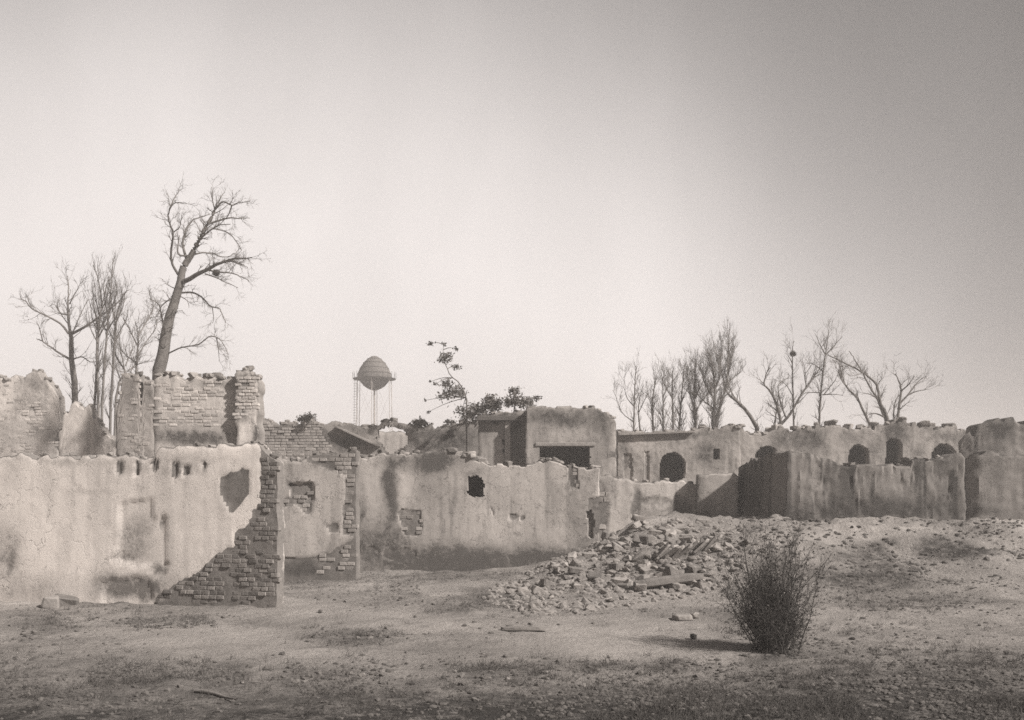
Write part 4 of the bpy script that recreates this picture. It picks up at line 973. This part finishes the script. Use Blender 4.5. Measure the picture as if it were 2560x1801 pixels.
# right-hand trees
RT_ = [
 ('thin bare tree standing first beside the blockhouse', 58, zoomD, [([(1030, 615), (1035, 450), (1040, 300), (1045, 230)], 2.6, 0.6), ([(1034, 470), (985, 400), (975, 280)], 1.4, 0.4), ([(1032, 560), (960, 500), (922, 400), (905, 370)], 1.3, 0.4)], 31, 2.6, 0.7),
 ('low thin bare tree, second beside the blockhouse', 57, zoomD, [([(1068, 605), (1060, 480), (1080, 345)], 2.2, 0.6), ([(1062, 500), (1100, 420), (1120, 370)], 1.2, 0.4)], 32, 2.6, 0.7),
 ('slim bare tree with a hooked top, leftmost of the middle four', 60, zoomD, [([(1148, 600), (1142, 450), (1160, 320), (1175, 290)], 2.6, 0.7), ([(1145, 450), (1120, 400), (1100, 380)], 1.2, 0.4), ([(1205, 545), (1190, 520), (1145, 455)], 1.2, 0.5)], 33, 4.0, 0.8),
 ('straight slim bare tree, second of the middle four', 59, zoomD, [([(1206, 600), (1205, 450), (1200, 290)], 2.6, 0.7), ([(1204, 420), (1230, 340), (1235, 290)], 1.2, 0.4)], 34, 4.0, 0.8),
 ('straight slim bare tree, third of the middle four', 60, zoomD, [([(1266, 600), (1260, 400), (1262, 255)], 2.8, 0.7), ([(1262, 420), (1220, 350), (1190, 260)], 1.3, 0.4), ([(1262, 380), (1290, 300)], 1.2, 0.4)], 35, 4.0, 0.8),
 ('slim bare tree bending right, last of the middle four', 61, zoomD, [([(1300, 605), (1312, 450), (1325, 300), (1335, 220)], 2.8, 0.7), ([(1312, 450), (1350, 360), (1380, 300)], 1.4, 0.4)], 36, 4.0, 0.8),
 ('dense brushy bare tree left of the tall twiggy clump', 62, zoomD, [([(1400, 590), (1390, 400), (1400, 190)], 3.2, 0.8), ([(1392, 420), (1440, 320), (1470, 230)], 2, 0.5), ([(1394, 470), (1360, 380), (1350, 250)], 1.6, 0.5), ([(1396, 500), (1450, 420), (1500, 380)], 1.6, 0.5)], 37, 8.0, 0.8),
 ('dense many-stemmed bare tree in the tall twiggy clump', 60, zoomD, [([(1500, 580), (1512, 350), (1490, 200), (1470, 130)], 3.4, 0.8), ([(1508, 420), (1450, 320), (1430, 240)], 2, 0.5), ([(1510, 380), (1540, 280), (1530, 180)], 2, 0.5), ([(1505, 480), (1430, 420), (1400, 380)], 1.8, 0.5), ([(1506, 470), (1560, 420), (1600, 380)], 1.6, 0.5)], 38, 9.0, 0.8),
 ('highest bare tree of the right side with a feathery spire', 61, zoomD, [([(1515, 600), (1545, 450), (1580, 350), (1590, 200), (1597, 45)], 3.4, 0.7), ([(1575, 360), (1548, 220), (1550, 80)], 2, 0.5), ([(1585, 300), (1612, 180), (1620, 110)], 1.6, 0.4), ([(1580, 340), (1630, 290), (1655, 275)], 1.2, 0.4)], 39, 7.0, 1.0),
 ('bare trunk leaning left into the twiggy clump', 57, zoomE, [([(212, 622), (170, 550), (110, 480), (60, 440), (30, 400)], 5.5, 2.2), ([(100, 470), (60, 400), (40, 300), (50, 200)], 1.8, 0.6), ([(195, 590), (230, 560)], 1.0, 0.4)], 40, 1.8, 0.5),
 ('crooked many-forked bare tree right of the leaning trunk', 56, zoomE, [([(330, 640), (350, 600), (335, 520), (310, 450), (280, 400), (255, 370), (268, 310), (290, 275)], 4.2, 1.2), ([(312, 610), (328, 520)], 2.4, 1.6), ([(350, 605), (400, 550), (430, 500), (470, 430), (520, 360), (570, 290), (578, 268)], 3.8, 1), ([(378, 560), (350, 480), (335, 400), (350, 360), (400, 330)], 2.2, 0.7), ([(255, 370), (232, 350), (212, 330)], 1.4, 0.5), ([(500, 390), (490, 320), (530, 260)], 1.6, 0.5)], 41, 3.2, 0.6),
 ('straight bare pole of a tree carrying the small nest', 58, zoomE, [([(427, 640), (425, 605), (420, 400), (418, 190), (426, 120)], 3, 0.7), ([(418, 250), (395, 210), (375, 190)], 1.1, 0.4), ([(420, 440), (385, 380), (350, 350)], 1.3, 0.4)], 42, 1.6, 0.6),
 ('straight high bare tree crossed by a long diagonal limb', 58, zoomE, [([(570, 640), (572, 600), (580, 450), (595, 300), (610, 180), (627, 55)], 3.4, 0.7), ([(600, 430), (640, 380), (670, 340), (690, 280)], 1.5, 0.5), ([(590, 432), (650, 430), (710, 437)], 1.5, 0.5), ([(608, 200), (580, 150), (553, 90)], 1.7, 0.5), ([(612, 200), (650, 160), (705, 95)], 1.7, 0.5), ([(584, 420), (500, 420), (470, 440)], 1.3, 0.4), ([(597, 300), (540, 255), (500, 250)], 1.5, 0.4)], 43, 3.0, 0.7),
 ('bare trunk leaning left in front of the twin arching trunks', 55, zoomE, [([(868, 640), (860, 595), (830, 530), (790, 450), (740, 400), (700, 340), (680, 290)], 4.2, 1.3), ([(730, 390), (700, 300), (730, 280)], 1.4, 0.4), ([(700, 345), (690, 260), (650, 230)], 1.4, 0.4), ([(810, 490), (790, 420), (800, 400)], 1.2, 0.4)], 44, 1.8, 0.4),
 ('arching bare tree whose long limb sweeps left to the high tree', 56, zoomE, [([(970, 640), (965, 575), (950, 530), (925, 480), (905, 380), (870, 340), (800, 290), (700, 240), (620, 203)], 5, 1.2), ([(905, 380), (935, 330), (935, 300)], 1.4, 0.4), ([(945, 560), (900, 540), (855, 545)], 2.4, 0.8), ([(830, 305), (770, 320), (720, 310)], 1.2, 0.4)], 45, 1.6, 0.4),
 ('bare tree with a straight upper stem leaning left above the dark buttress', 57, zoomE, [([(962, 640), (955, 575), (935, 530), (905, 450), (870, 400), (830, 320), (790, 250), (745, 178)], 4, 0.9), ([(900, 445), (850, 425), (815, 430)], 1.6, 0.5), ([(840, 340), (800, 330)], 1.2, 0.4)], 46, 1.6, 0.4),
 ('small forked bare tree furthest right, spreading rightwards', 55, zoomE, [([(1025, 640), (1025, 575), (1035, 480), (1045, 400), (1030, 350), (1010, 310)], 4.4, 1), ([(1003, 600), (1003, 560), (1005, 490), (1030, 430)], 2.2, 1), ([(1040, 480), (1090, 430), (1150, 410), (1195, 400)], 2.4, 0.6), ([(1045, 410), (1090, 370), (1120, 320)], 2, 0.6), ([(1065, 455), (1110, 400), (1150, 350), (1188, 325)], 2, 0.5), ([(1012, 320), (985, 300)], 1, 0.4)], 47, 2.2, 0.5)]
for lab, d, fn, limbs, sd, pm, up in RT_:
    tree('bare_tree', lab, d, limbs, fn, G_RIGHT, pm*(2.0 if 33 <= sd <= 39 else 1.7), (0.3, 1.2), up, sd, (4, 2), 0.85, rmin=0.008, ground=0.0)

def nest(name, label, c, r_, seed, mat='nest'):
    rg = np.random.default_rng(seed)
    n = 420
    a = rg.normal(0, 1, (n, 3)); a = norm(a); rad = rg.uniform(0.2, 0.95, n)[:, None]**0.5
    st = np.array(c) + a*rad*r_*np.array([1, 1, 0.8])
    dr = norm(np.cross(a, rg.normal(0, 1, (n, 3))))
    p_, q_ = sprout(st, dr, rg.uniform(0.5, 1.1, n)*r_, np.full(n, 0.014), 3, rg, 0, 0.5)
    V, Fc = tubes(p_, q_, 3)
    me = np.array(c)
    sph = bmesh.new(); bmesh.ops.create_icosphere(sph, subdivisions=2, radius=1.0)
    SV = np.array([v.co[:] for v in sph.verts])*r_*np.array([0.85, 0.85, 0.7]) + me; SF = [tuple(v.index for v in f.verts) for f in sph.faces]; sph.free()
    t = thing(name, label, 'nest', c)
    adopt(mesh_obj('nest_bowl', SV, SF, mat, None, 60), t)
    adopt(mesh_obj('sticks', V, Fc, mat), t)
nest('bird_nest', 'black nest-like clump among right-hand limbs of the tallest tree', P(540, 683, 50.2), 0.17, 3)
nest('bird_nest', 'small dark nest on top of the straight pole tree', P(1982, 885, 58.0), 0.16, 4)

# ------------------------------------------------------------------ leafy plants
def leaves(centres, n, rg, size):
    """quads scattered in ellipsoids (x,y,z,radius)"""
    V, Fc = [], []
    C = np.array(centres); w = C[:, 3]**2; w = w/w.sum()
    k = rg.choice(len(C), n, p=w)
    o = rg.normal(0, 0.55, (n, 3))*C[k, 3:4]*np.array([1.15, 1, 0.8])
    c = C[k, :3] + o
    a = norm(rg.normal(0, 1, (n, 3))); b = norm(np.cross(a, rg.normal(0, 1, (n, 3))))
    s = rg.uniform(0.6, 1.3, n)[:, None]*size
    q = np.stack([c-a*s, c+b*s*0.45, c+a*s, c-b*s*0.45], 1)
    return q.reshape(-1, 3), np.arange(4*n).reshape(n, 4)

def leafy(name, label, cat, d, trunk, fn, clumps, nleaf, size, group=None, seed=1, ground=None, r0=2.2, twigs=True):
    rg = np.random.default_rng(seed)
    q = catmull(np.array([fn(*p) for p in trunk]), 14)
    sc = d/F
    off = np.linspace(0, rg.normal(0, 0.3), 14)
    W = np.array([P(x, y, d+o)[:] for (x, y), o in zip(q, off)])
    z = W[0, 2]-0.35 if ground is None else ground
    W = np.vstack([[W[0, 0], W[0, 1], z], W]); rad = np.concatenate([[r0*1.2*sc], np.linspace(r0, 0.5, 14)*sc])
    t = thing(name, label, cat, W[0], group)
    V, Fc = tubes(W[None], rad[None], 6); adopt(mesh_obj('trunk', V, Fc, 'bark', None, 60), t)
    cs = []; lines = []
    for x, y, r_ in clumps:
        px_, py_ = fn(x, y); k = fn(x+r_, y)[0]-px_
        c = np.array(P(px_, py_, d + rg.normal(0, 0.35))[:]); cs.append((*c, k*sc))
        j = np.argmin(np.linalg.norm(W[3:]-c, axis=1) + 0.6*np.maximum(0, W[3:, 2]-c[2]))+3
        mid = (W[j]+c)/2 + np.array([0, 0, 0.08]); lines.append(catmull(np.array([W[j], mid, c]), 6))
    for ln_ in lines:
        V, Fc = tubes(np.array([ln_]), np.linspace(0.022, 0.008, 6)[None], 4); adopt(mesh_obj('branch', V, Fc, 'bark'), t)
    V, Fc = leaves(cs, nleaf, rg, size)
    C = np.array(cs); n = 26*len(cs)
    k = np.repeat(np.arange(len(cs)), 26)
    p_, r_ = sprout(C[k, :3], rg.normal(0, 1, (n, 3)) + np.array([0, 0, 0.5]), C[k, 3]*1.1, np.full(n, 0.008), 4, rg, 0.2, 0.4)
    V2, F2 = tubes(p_, r_, 3)
    adopt(mesh_obj('crown', np.vstack([V, V2]), [tuple(f) for f in Fc.tolist()] + [tuple(f) for f in (F2+len(V)).tolist()], 'leaf'), t)
    return t
leafy('leafy_sapling', 'crooked thin sapling with sparse leaf clumps left of the blockhouse', 'tree', 48.6, [(1345, 520), (1345, 430), (1325, 370), (1295, 320), (1250, 285), (1230, 240), (1215, 205), (1205, 150), (1210, 100)], zoomC,
      [(1215, 182, 38), (1235, 165, 20), (1285, 235, 24), (1130, 95, 18), (1210, 98, 12), (1280, 125, 15), (1225, 335, 34), (1130, 320, 9), (1270, 380, 48), (1230, 400, 36), (1310, 385, 30), (1190, 412, 22), (1100, 430, 9), (1115, 500, 8), (1160, 335, 14), (1320, 490, 38), (1370, 500, 30)], 900, 0.085, None, 5, 0.0)
G_SH = 'shrubs growing on the broken wall tops'
leafy('shrub', 'bushy shrub on the blockhouse wing roof beside the sapling', 'shrub', 47.5, [(190, 520), (190, 480), (195, 440)], zoomD, [(190, 445, 44), (170, 420, 26), (225, 450, 34), (150, 465, 26), (210, 480, 30)], 620, 0.085, G_SH, 6, 0.0)
leafy('shrub', 'leafy shrub reaching highest over the blockhouse wing roof', 'shrub', 47.2, [(320, 510), (325, 450), (332, 400), (335, 365)], zoomD, [(335, 378, 28), (312, 368, 16), (320, 430, 48), (290, 445, 30), (370, 450, 34), (405, 435, 26), (450, 418, 22), (420, 455, 24)], 760, 0.085, G_SH, 7, 0.0)
leafy('shrub', 'low bush on the dark end of the rear wall by the sapling', 'shrub', 50.3, [(1420, 560), (1415, 520), (1410, 490)], zoomC, [(1400, 480, 36), (1440, 500, 30), (1370, 520, 28), (1330, 540, 22), (1460, 540, 26)], 520, 0.09, G_SH, 8)
leafy('shrub', 'small round bush on the brick end of the rear wall', 'shrub', 50.3, [(395, 565), (395, 545), (390, 530)], zoomC, [(380, 535, 24), (410, 530, 26), (435, 545, 16), (355, 545, 14)], 380, 0.08, G_SH, 9)
leafy('shrub', 'small bush on the wall right of the round breach', 'shrub', 50.3, [(1070, 590), (1068, 570), (1070, 555)], zoomC, [(1070, 560, 26), (1040, 565, 18), (1100, 570, 20)], 340, 0.08, G_SH, 10)
leafy('shrub', 'tiny bush on the rear wall halfway between breach and sapling', 'shrub', 50.3, [(1240, 580), (1238, 560)], zoomC, [(1230, 558, 14), (1262, 560, 14)], 160, 0.07, G_SH, 13)

# the big dark broom-like bush in the foreground
def big_bush():
    rg = np.random.default_rng(77)
    b = hit(1935, 1632); d = b.y; sc = d/F
    t = thing('broom_bush', 'tall dark upright broom-like bush casting its shadow on the sand', 'bush', b)
    n = 125
    st = np.array(b) + np.column_stack([rg.normal(0, 0.13, n), rg.normal(0, 0.13, n), np.full(n, -0.03)])
    az = rg.uniform(0, 2*math.pi, n); tilt = np.abs(rg.normal(0, 0.24, n)) + rg.uniform(0, 0.08, n)
    dr = np.column_stack([np.sin(tilt)*np.cos(az)-0.04, np.sin(tilt)*np.sin(az), np.cos(tilt)])
    ln = np.clip(2.5 - 2.4*tilt, 0.8, 2.5)*rg.uniform(0.3, 1.0, n)**0.8
    P1, R1 = sprout(st, dr, ln, np.full(n, 0.009), 9, rg, 0.22, 0.26, 0.3)
    V, Fc = tubes(P1, R1, 4); adopt(mesh_obj('stems', V, Fc, 'bush'), t)
    P2, R2 = children(P1, R1, 20, 1.0, 0.12, 0.46, 5, rg, 0.4, 0.55, 0.0032, 0.08)
    P3, R3 = children(P2, R2, 3, 0.9, 0.05, 0.2, 3, rg, 0.3, 0.6, 0.0024, 0.2)
    V2, F2 = tubes(P2, R2, 3); V3, F3 = tubes(P3, R3, 3)
    k = rg.choice(len(P3), 8000); c = P3[k, -1]
    a = norm(rg.normal(0, 1, (len(k), 3))+np.array([0, 0, 1.0])); bb = norm(np.cross(a, rg.normal(0, 1, (len(k), 3)))); s = rg.uniform(0.012, 0.03, len(k))[:, None]
    q = np.stack([c-a*s, c+bb*s*0.4, c+a*s, c-bb*s*0.4], 1).reshape(-1, 3); qf = np.arange(len(q)).reshape(-1, 4)
    o = len(V2)+len(V3)
    adopt(mesh_obj('crown', np.vstack([V2, V3, q]), np.vstack([F2, F3+len(V2), qf+o]), 'bush'), t)
big_bush()

# ------------------------------------------------------------------ rubble heap, stones, weeds
def stone_at(p, dim, rot, parent=None, meshes=STONES, name='stone', sink=0.25, r=random):
    mw = Matrix.Translation(p + Vector((0, 0, dim[2]*(0.5-sink)))) @ Matrix.Rotation(rot[2], 4, 'Z') @ Matrix.Rotation(rot[1], 4, 'Y') @ Matrix.Rotation(rot[0], 4, 'X') @ Matrix.Diagonal((*dim, 1))
    return shared(name, r.choice(meshes), mw, parent)

HEAP = [(1300, 1440), (1390, 1395), (1470, 1345), (1500, 1320), (1560, 1300), (1640, 1300), (1740, 1300), (1850, 1310), (1880, 1380), (1850, 1440), (1780, 1480), (1700, 1500), (1600, 1510), (1480, 1530), (1380, 1540), (1270, 1525), (1200, 1500), (1230, 1470)]
tR = thing('rubble_heap', 'heap of broken blocks and slabs spilled below the low stone wall', 'rubble', hit(1580, 1450))
r = random.Random(5)
cnt = 0
while cnt < 262:
    x, y = r.uniform(1200, 1880), r.uniform(1300, 1540)
    if not inpoly(x, y, HEAP): continue
    dens = math.exp(-((x-1610)/220)**2 - ((y-1390)/85)**2)
    if r.random() > 0.25 + 0.75*dens: continue
    p = hit(x, y)
    s = r.uniform(0.09, 0.20)*(1 + 0.9*dens*r.random())
    dim = (s*r.uniform(1.0, 2.0), s*r.uniform(0.8, 1.3), s*r.uniform(0.45, 0.85))
    stone_at(p, dim, (r.uniform(-0.5, 0.5), r.uniform(-0.5, 0.5), r.uniform(0, 6.28)), tR, STONES, 'stone', r.uniform(0.2, 0.5), r)
    cnt += 1
for k in range(17):                      # slabs leaning on one another like fallen tiles
    x = 1652 + k*8 + r.uniform(-4, 4); y = 1398 - k*1.6 + r.uniform(-8, 8)
    p = hit(x, y)
    stone_at(p, (r.uniform(0.4, 0.62), r.uniform(0.3, 0.45), 0.09), (r.uniform(-0.2, 0.2), -r.uniform(0.6, 0.9), r.uniform(-0.5, 0.1)), tR, SLABS, 'stone_slab', -0.9, r)
for x, y, w, h_, ry, rz in ((1480, 1392, 0.75, 0.24, 0.05, 0.05), (1520, 1345, 0.5, 0.4, 0.2, 0.4), (1612, 1355, 0.45, 0.42, -0.1, 0.8), (1660, 1385, 0.8, 0.25, -0.3, -0.4), (1560, 1460, 0.8, 0.3, 0.1, -0.2), (1370, 1465, 0.6, 0.3, 0.4, 0.5), (1345, 1480, 0.5, 0.26, 0.5, 0.6), (1720, 1345, 0.7, 0.2, 0.0, 0.1), (1650, 1338, 0.9, 0.2, 0.1, -0.1), (1445, 1430, 0.7, 0.25, 0.1, 0.3), (1540, 1425, 0.6, 0.3, 0.3, 0.9)):
    stone_at(hit(x, y), (w*0.75, h_*1.0, h_*0.7), (0.1, ry, rz), tR, SLABS, 'stone_slab', 0.35, r)
# the long fallen beam at the foot of the heap
bp = hit(1672, 1472)
tBm = thing('fallen_beam', 'long thick fallen masonry beam at the foot of the rubble heap', 'beam', bp)
me_b = block_mesh('beam', 'stone', 90, 0.05, 0.2)
shared('beam', me_b, Matrix.Translation(bp + Vector((0, 0.1, 0.20))) @ Matrix.Rotation(0.15, 4, 'Z') @ Matrix.Rotation(-0.11, 4, 'Y') @ Matrix.Diagonal((1.85, 0.34, 0.25, 1)), tBm)
for k, (dx, w) in enumerate(((-0.75, 0.3), (0.2, 0.26), (0.85, 0.34))):
    stone_at(bp + Vector((dx, -0.1, 0)), (w, 0.3, 0.22), (0.2, 0.1, k), tBm, STONES, 'stone', 0.3, r)

# rubble under the small window end of the brick wall, left blocks, single stones
def single(name, label, px_, py_, dim, rot=(0, 0, 0), mat='stone', seed=1, group=None, rock=False, sink=0.2, cat='stone'):
    me = block_mesh(name, mat, seed, 0.13, 0.12, rock)
    p = hit(px_, py_)
    mw = Matrix.Translation(p + Vector((0, 0, dim[2]*(0.5-sink)))) @ Matrix.Rotation(rot[2], 4, 'Z') @ Matrix.Rotation(rot[1], 4, 'Y') @ Matrix.Rotation(rot[0], 4, 'X') @ Matrix.Diagonal((*dim, 1))
    o = shared(name, me, mw, None)
    return tag(o, label, cat, group, 'thing')
single('stone_block', 'big pale squared block lying before the whitewashed wall', 205, 1496, (1.0, 0.6, 0.42), (0, 0.04, 0.15), 'stone', 101, None, False, 0.15, 'block')
single('stone_block', 'pale flat block leaning on the big squared block', 165, 1512, (0.6, 0.5, 0.22), (0.1, 0.2, 0.4), 'stone', 102, None, False, 0.15, 'block')
single('stone_slab', 'flat stone slab lying on the bare sand below the fallen beam', 1706, 1548, (0.46, 0.3, 0.13), (0, 0, 0.1), 'stone', 103, None, False, 0.2, 'slab')
single('stone', 'round stone touching the right end of the flat slab', 1738, 1546, (0.2, 0.18, 0.15), (0, 0, 0.4), 'stone', 104, None, True, 0.15)
single('stone', 'small dark lone stone on the clear sand patch', 1733, 1598, (0.13, 0.12, 0.11), (0, 0.2, 0.7), 'dark_stone', 105, None, True, 0.1)
single('stone', 'small dark round stone in front of the short plaster wall', 801, 1534, (0.10, 0.10, 0.095), (0, 0, 0), 'dark_stone', 106, None, True, 0.05)
single('plank', 'dark weathered plank lying on the ground below the damp-stained wall', 1308, 1576, (0.75, 0.16, 0.07), (0, 0, 0.06), 'wood', 107, None, False, 0.1, 'plank')
single('stone_block', 'upright pale block beside the flat leaning block at left', 128, 1520, (0.36, 0.3, 0.34), (0, 0.1, 0.3), 'stone', 108, None, False, 0.15, 'block')

# loose stones over the foreground that nothing tells apart
r = random.Random(9)
cnt = 0
LOOSE = [(760, 1500, 150, 20, 10, 'in front of the short plaster wall'), (1000, 1500, 120, 25, 14, 'below the dark stripe of the damp-stained wall'), (1250, 1560, 200, 40, 16, 'around the weathered plank'),
         (880, 1590, 160, 20, 16, 'in the dark weed strip before the brick wall end'), (420, 1560, 150, 18, 16, 'along the foot of the bared brick'), (1200, 1690, 350, 50, 34, 'among the weeds of the near middle ground'),
         (600, 1700, 250, 50, 16, 'around the dead stick'), (1700, 1700, 300, 60, 14, 'nearer than the bush and its shadow'), (2150, 1420, 200, 60, 22, 'on the slope below the grooved mud block'),
         (2300, 1560, 200, 60, 6, 'on the flat ground right of the bush'), (150, 1580, 120, 30, 12, 'before the pale squared blocks')]
for cx, cy, sx, sy, n, where in LOOSE:
    for _ in range(n):
        x, y = r.gauss(cx, sx*0.5), r.gauss(cy, sy*0.5)
        if not (5 < x < 2555 and y < 1795 and y > 1300): continue
        p = hit(x, y); s = r.uniform(0.04, 0.10)
        o = stone_at(p, (s*r.uniform(1, 1.7), s*r.uniform(0.8, 1.2), s*r.uniform(0.5, 0.8)), (r.uniform(-0.3, 0.3), r.uniform(-0.3, 0.3), r.uniform(0, 6.28)), None, CLODS, 'stone', 0.3, r)
        tag(o, 'small dark loose stone ' + where, 'stone', 'loose stones ' + where, 'thing')

def scatter(n, seed, accept, x0=-14, x1=17, y0=9.8, y1=35):
    rg = np.random.default_rng(seed)
    y = y0 + (y1-y0)*rg.uniform(0, 1, n)**1.4
    x = rg.uniform(-0.56, 0.56, n)*y
    z = ground_z(x, y)
    px_, py_ = proj(x, y, z)
    k = accept(px_, py_, x, y, rg)
    return np.column_stack([x, y, z])[k], rg

def build_gravel():
    def acc(px_, py_, x, y, rg):
        heap = inpoly(px_, py_, HEAP)
        dk = blobs(px_, py_, SOIL_SHADE)*0.85 + heap*1.2 + 0.10 + 0.45*((px_ > 1820) & (py_ < 1480))
        dk = dk*(0.35 + 1.3*np.clip(fbm(x*0.9, y*0.9, 0, 61, 3)+0.35, 0, 1)) - 0.8*blobs(px_, py_, CLEAR)
        return rg.uniform(0, 1, len(x)) < dk
    pts, rg = scatter(60000, 61, acc)
    bm = bmesh.new(); bmesh.ops.create_icosphere(bm, subdivisions=1, radius=1.0)
    bv = np.array([v.co[:] for v in bm.verts]); bf = np.array([[v.index for v in f.verts] for f in bm.faces]); bm.free()
    hp = inpoly(*proj(pts[:, 0], pts[:, 1], pts[:, 2]), HEAP)
    for sel, name, mat, par, lab in ((~hp, 'gravel', 'gravel', None, 'scattered gravel and small clods over the dusty ground'), (hp, 'fine_debris', 'stone', tR, None)):
        p = pts[sel]; n = len(p)
        s = 0.010 + np.where(hp[sel], 0.10, np.where((p[:, 0]/p[:, 1] > 0.21) & (p[:, 1] > 27), 0.07, 0.034))*rg.uniform(0, 1, n)**2.6
        sc = s[:, None]*rg.uniform(0.6, 1.4, (n, 3))*np.array([1.2, 1.2, 0.8])
        V = p[:, None, :] + bv[None]*rg.uniform(0.75, 1.2, (n, len(bv), 1))*sc[:, None, :]
        Fc = (bf[None] + (np.arange(n)*len(bv))[:, None, None]).reshape(-1, 3)
        o = mesh_obj(name, V.reshape(-1, 3), Fc, mat)
        if par is not None: adopt(o, par)
        tag(o, lab, None, None, 'stuff')
M['gravel'] = rough_mat('gravel', 0.10, 0.55, 3.0, 0.5, 0.05, 0.0)
build_gravel()

def build_weeds():
    def acc(px_, py_, x, y, rg):
        dk = blobs(px_ + 30*fbm(x, y, 0, 5, 3), py_, SOIL_SHADE)
        return rg.uniform(0, 1, len(x)) < dk*(0.10 + 0.9*(fbm(x*0.8, y*0.8, 0, 71, 3) > 0.12))
    pts, rg = scatter(24000, 71, acc)
    m = 11
    st = np.repeat(pts, m, 0) + rg.normal(0, 0.05, (len(pts)*m, 3))*np.array([1, 1, 0])
    dr = rg.normal(0, 0.75, st.shape) + np.array([0, 0, 0.8])
    p_, q_ = sprout(st, dr, rg.uniform(0.04, 0.16, len(st)), np.full(len(st), 0.0035), 3, rg, 0.1, 0.6)
    V, Fc = tubes(p_, q_, 3)
    o = mesh_obj('dry_weeds', V, Fc, 'weed')
    tag(o, 'low dry weeds and litter in dark patches over the ground', None, None, 'stuff')
build_weeds()

# a dead stick on the near ground
p_ = [hit(x, y) + Vector((0, 0, 0.03)) for x, y in ((488, 1733), (515, 1737), (540, 1742), (565, 1752), (592, 1756))]
V, Fc = tubes(np.array([p_]), np.linspace(0.03, 0.014, 5)[None], 6)
tag(mesh_obj('dead_stick', V, Fc, 'wood', None, 60), 'crooked dead stick lying on the near ground', 'stick', None, 'thing')

# ------------------------------------------------------------------ haze
def build_haze():
    lo, hi = (-342, -62, -1.6), (342, 362, 27.0)
    bm = bmesh.new(); bmesh.ops.create_cube(bm, size=1.0)
    for v in bm.verts: v.co = Vector([(lo[i]+hi[i])/2 + v.co[i]*(hi[i]-lo[i]) for i in range(3)])
    me = bpy.data.meshes.new('haze'); bm.to_mesh(me); bm.free()
    m = bpy.data.materials.new('dusty_air'); m.use_nodes = True
    n, l = m.node_tree.nodes, m.node_tree.links
    n.clear()
    out = n.new('ShaderNodeOutputMaterial'); v = n.new('ShaderNodeVolumePrincipled')
    v.inputs['Color'].default_value = (0.98, 0.938, 0.915, 1); v.inputs['Density'].default_value = 0.0024; v.inputs['Anisotropy'].default_value = 0.2
    l.new(v.outputs[0], out.inputs['Volume'])
    me.materials.append(m)
    o = bpy.data.objects.new('haze', me); COL.objects.link(o)
    tag(o, 'thin pale dusty haze over the whole place', None, None, 'stuff')
build_haze()
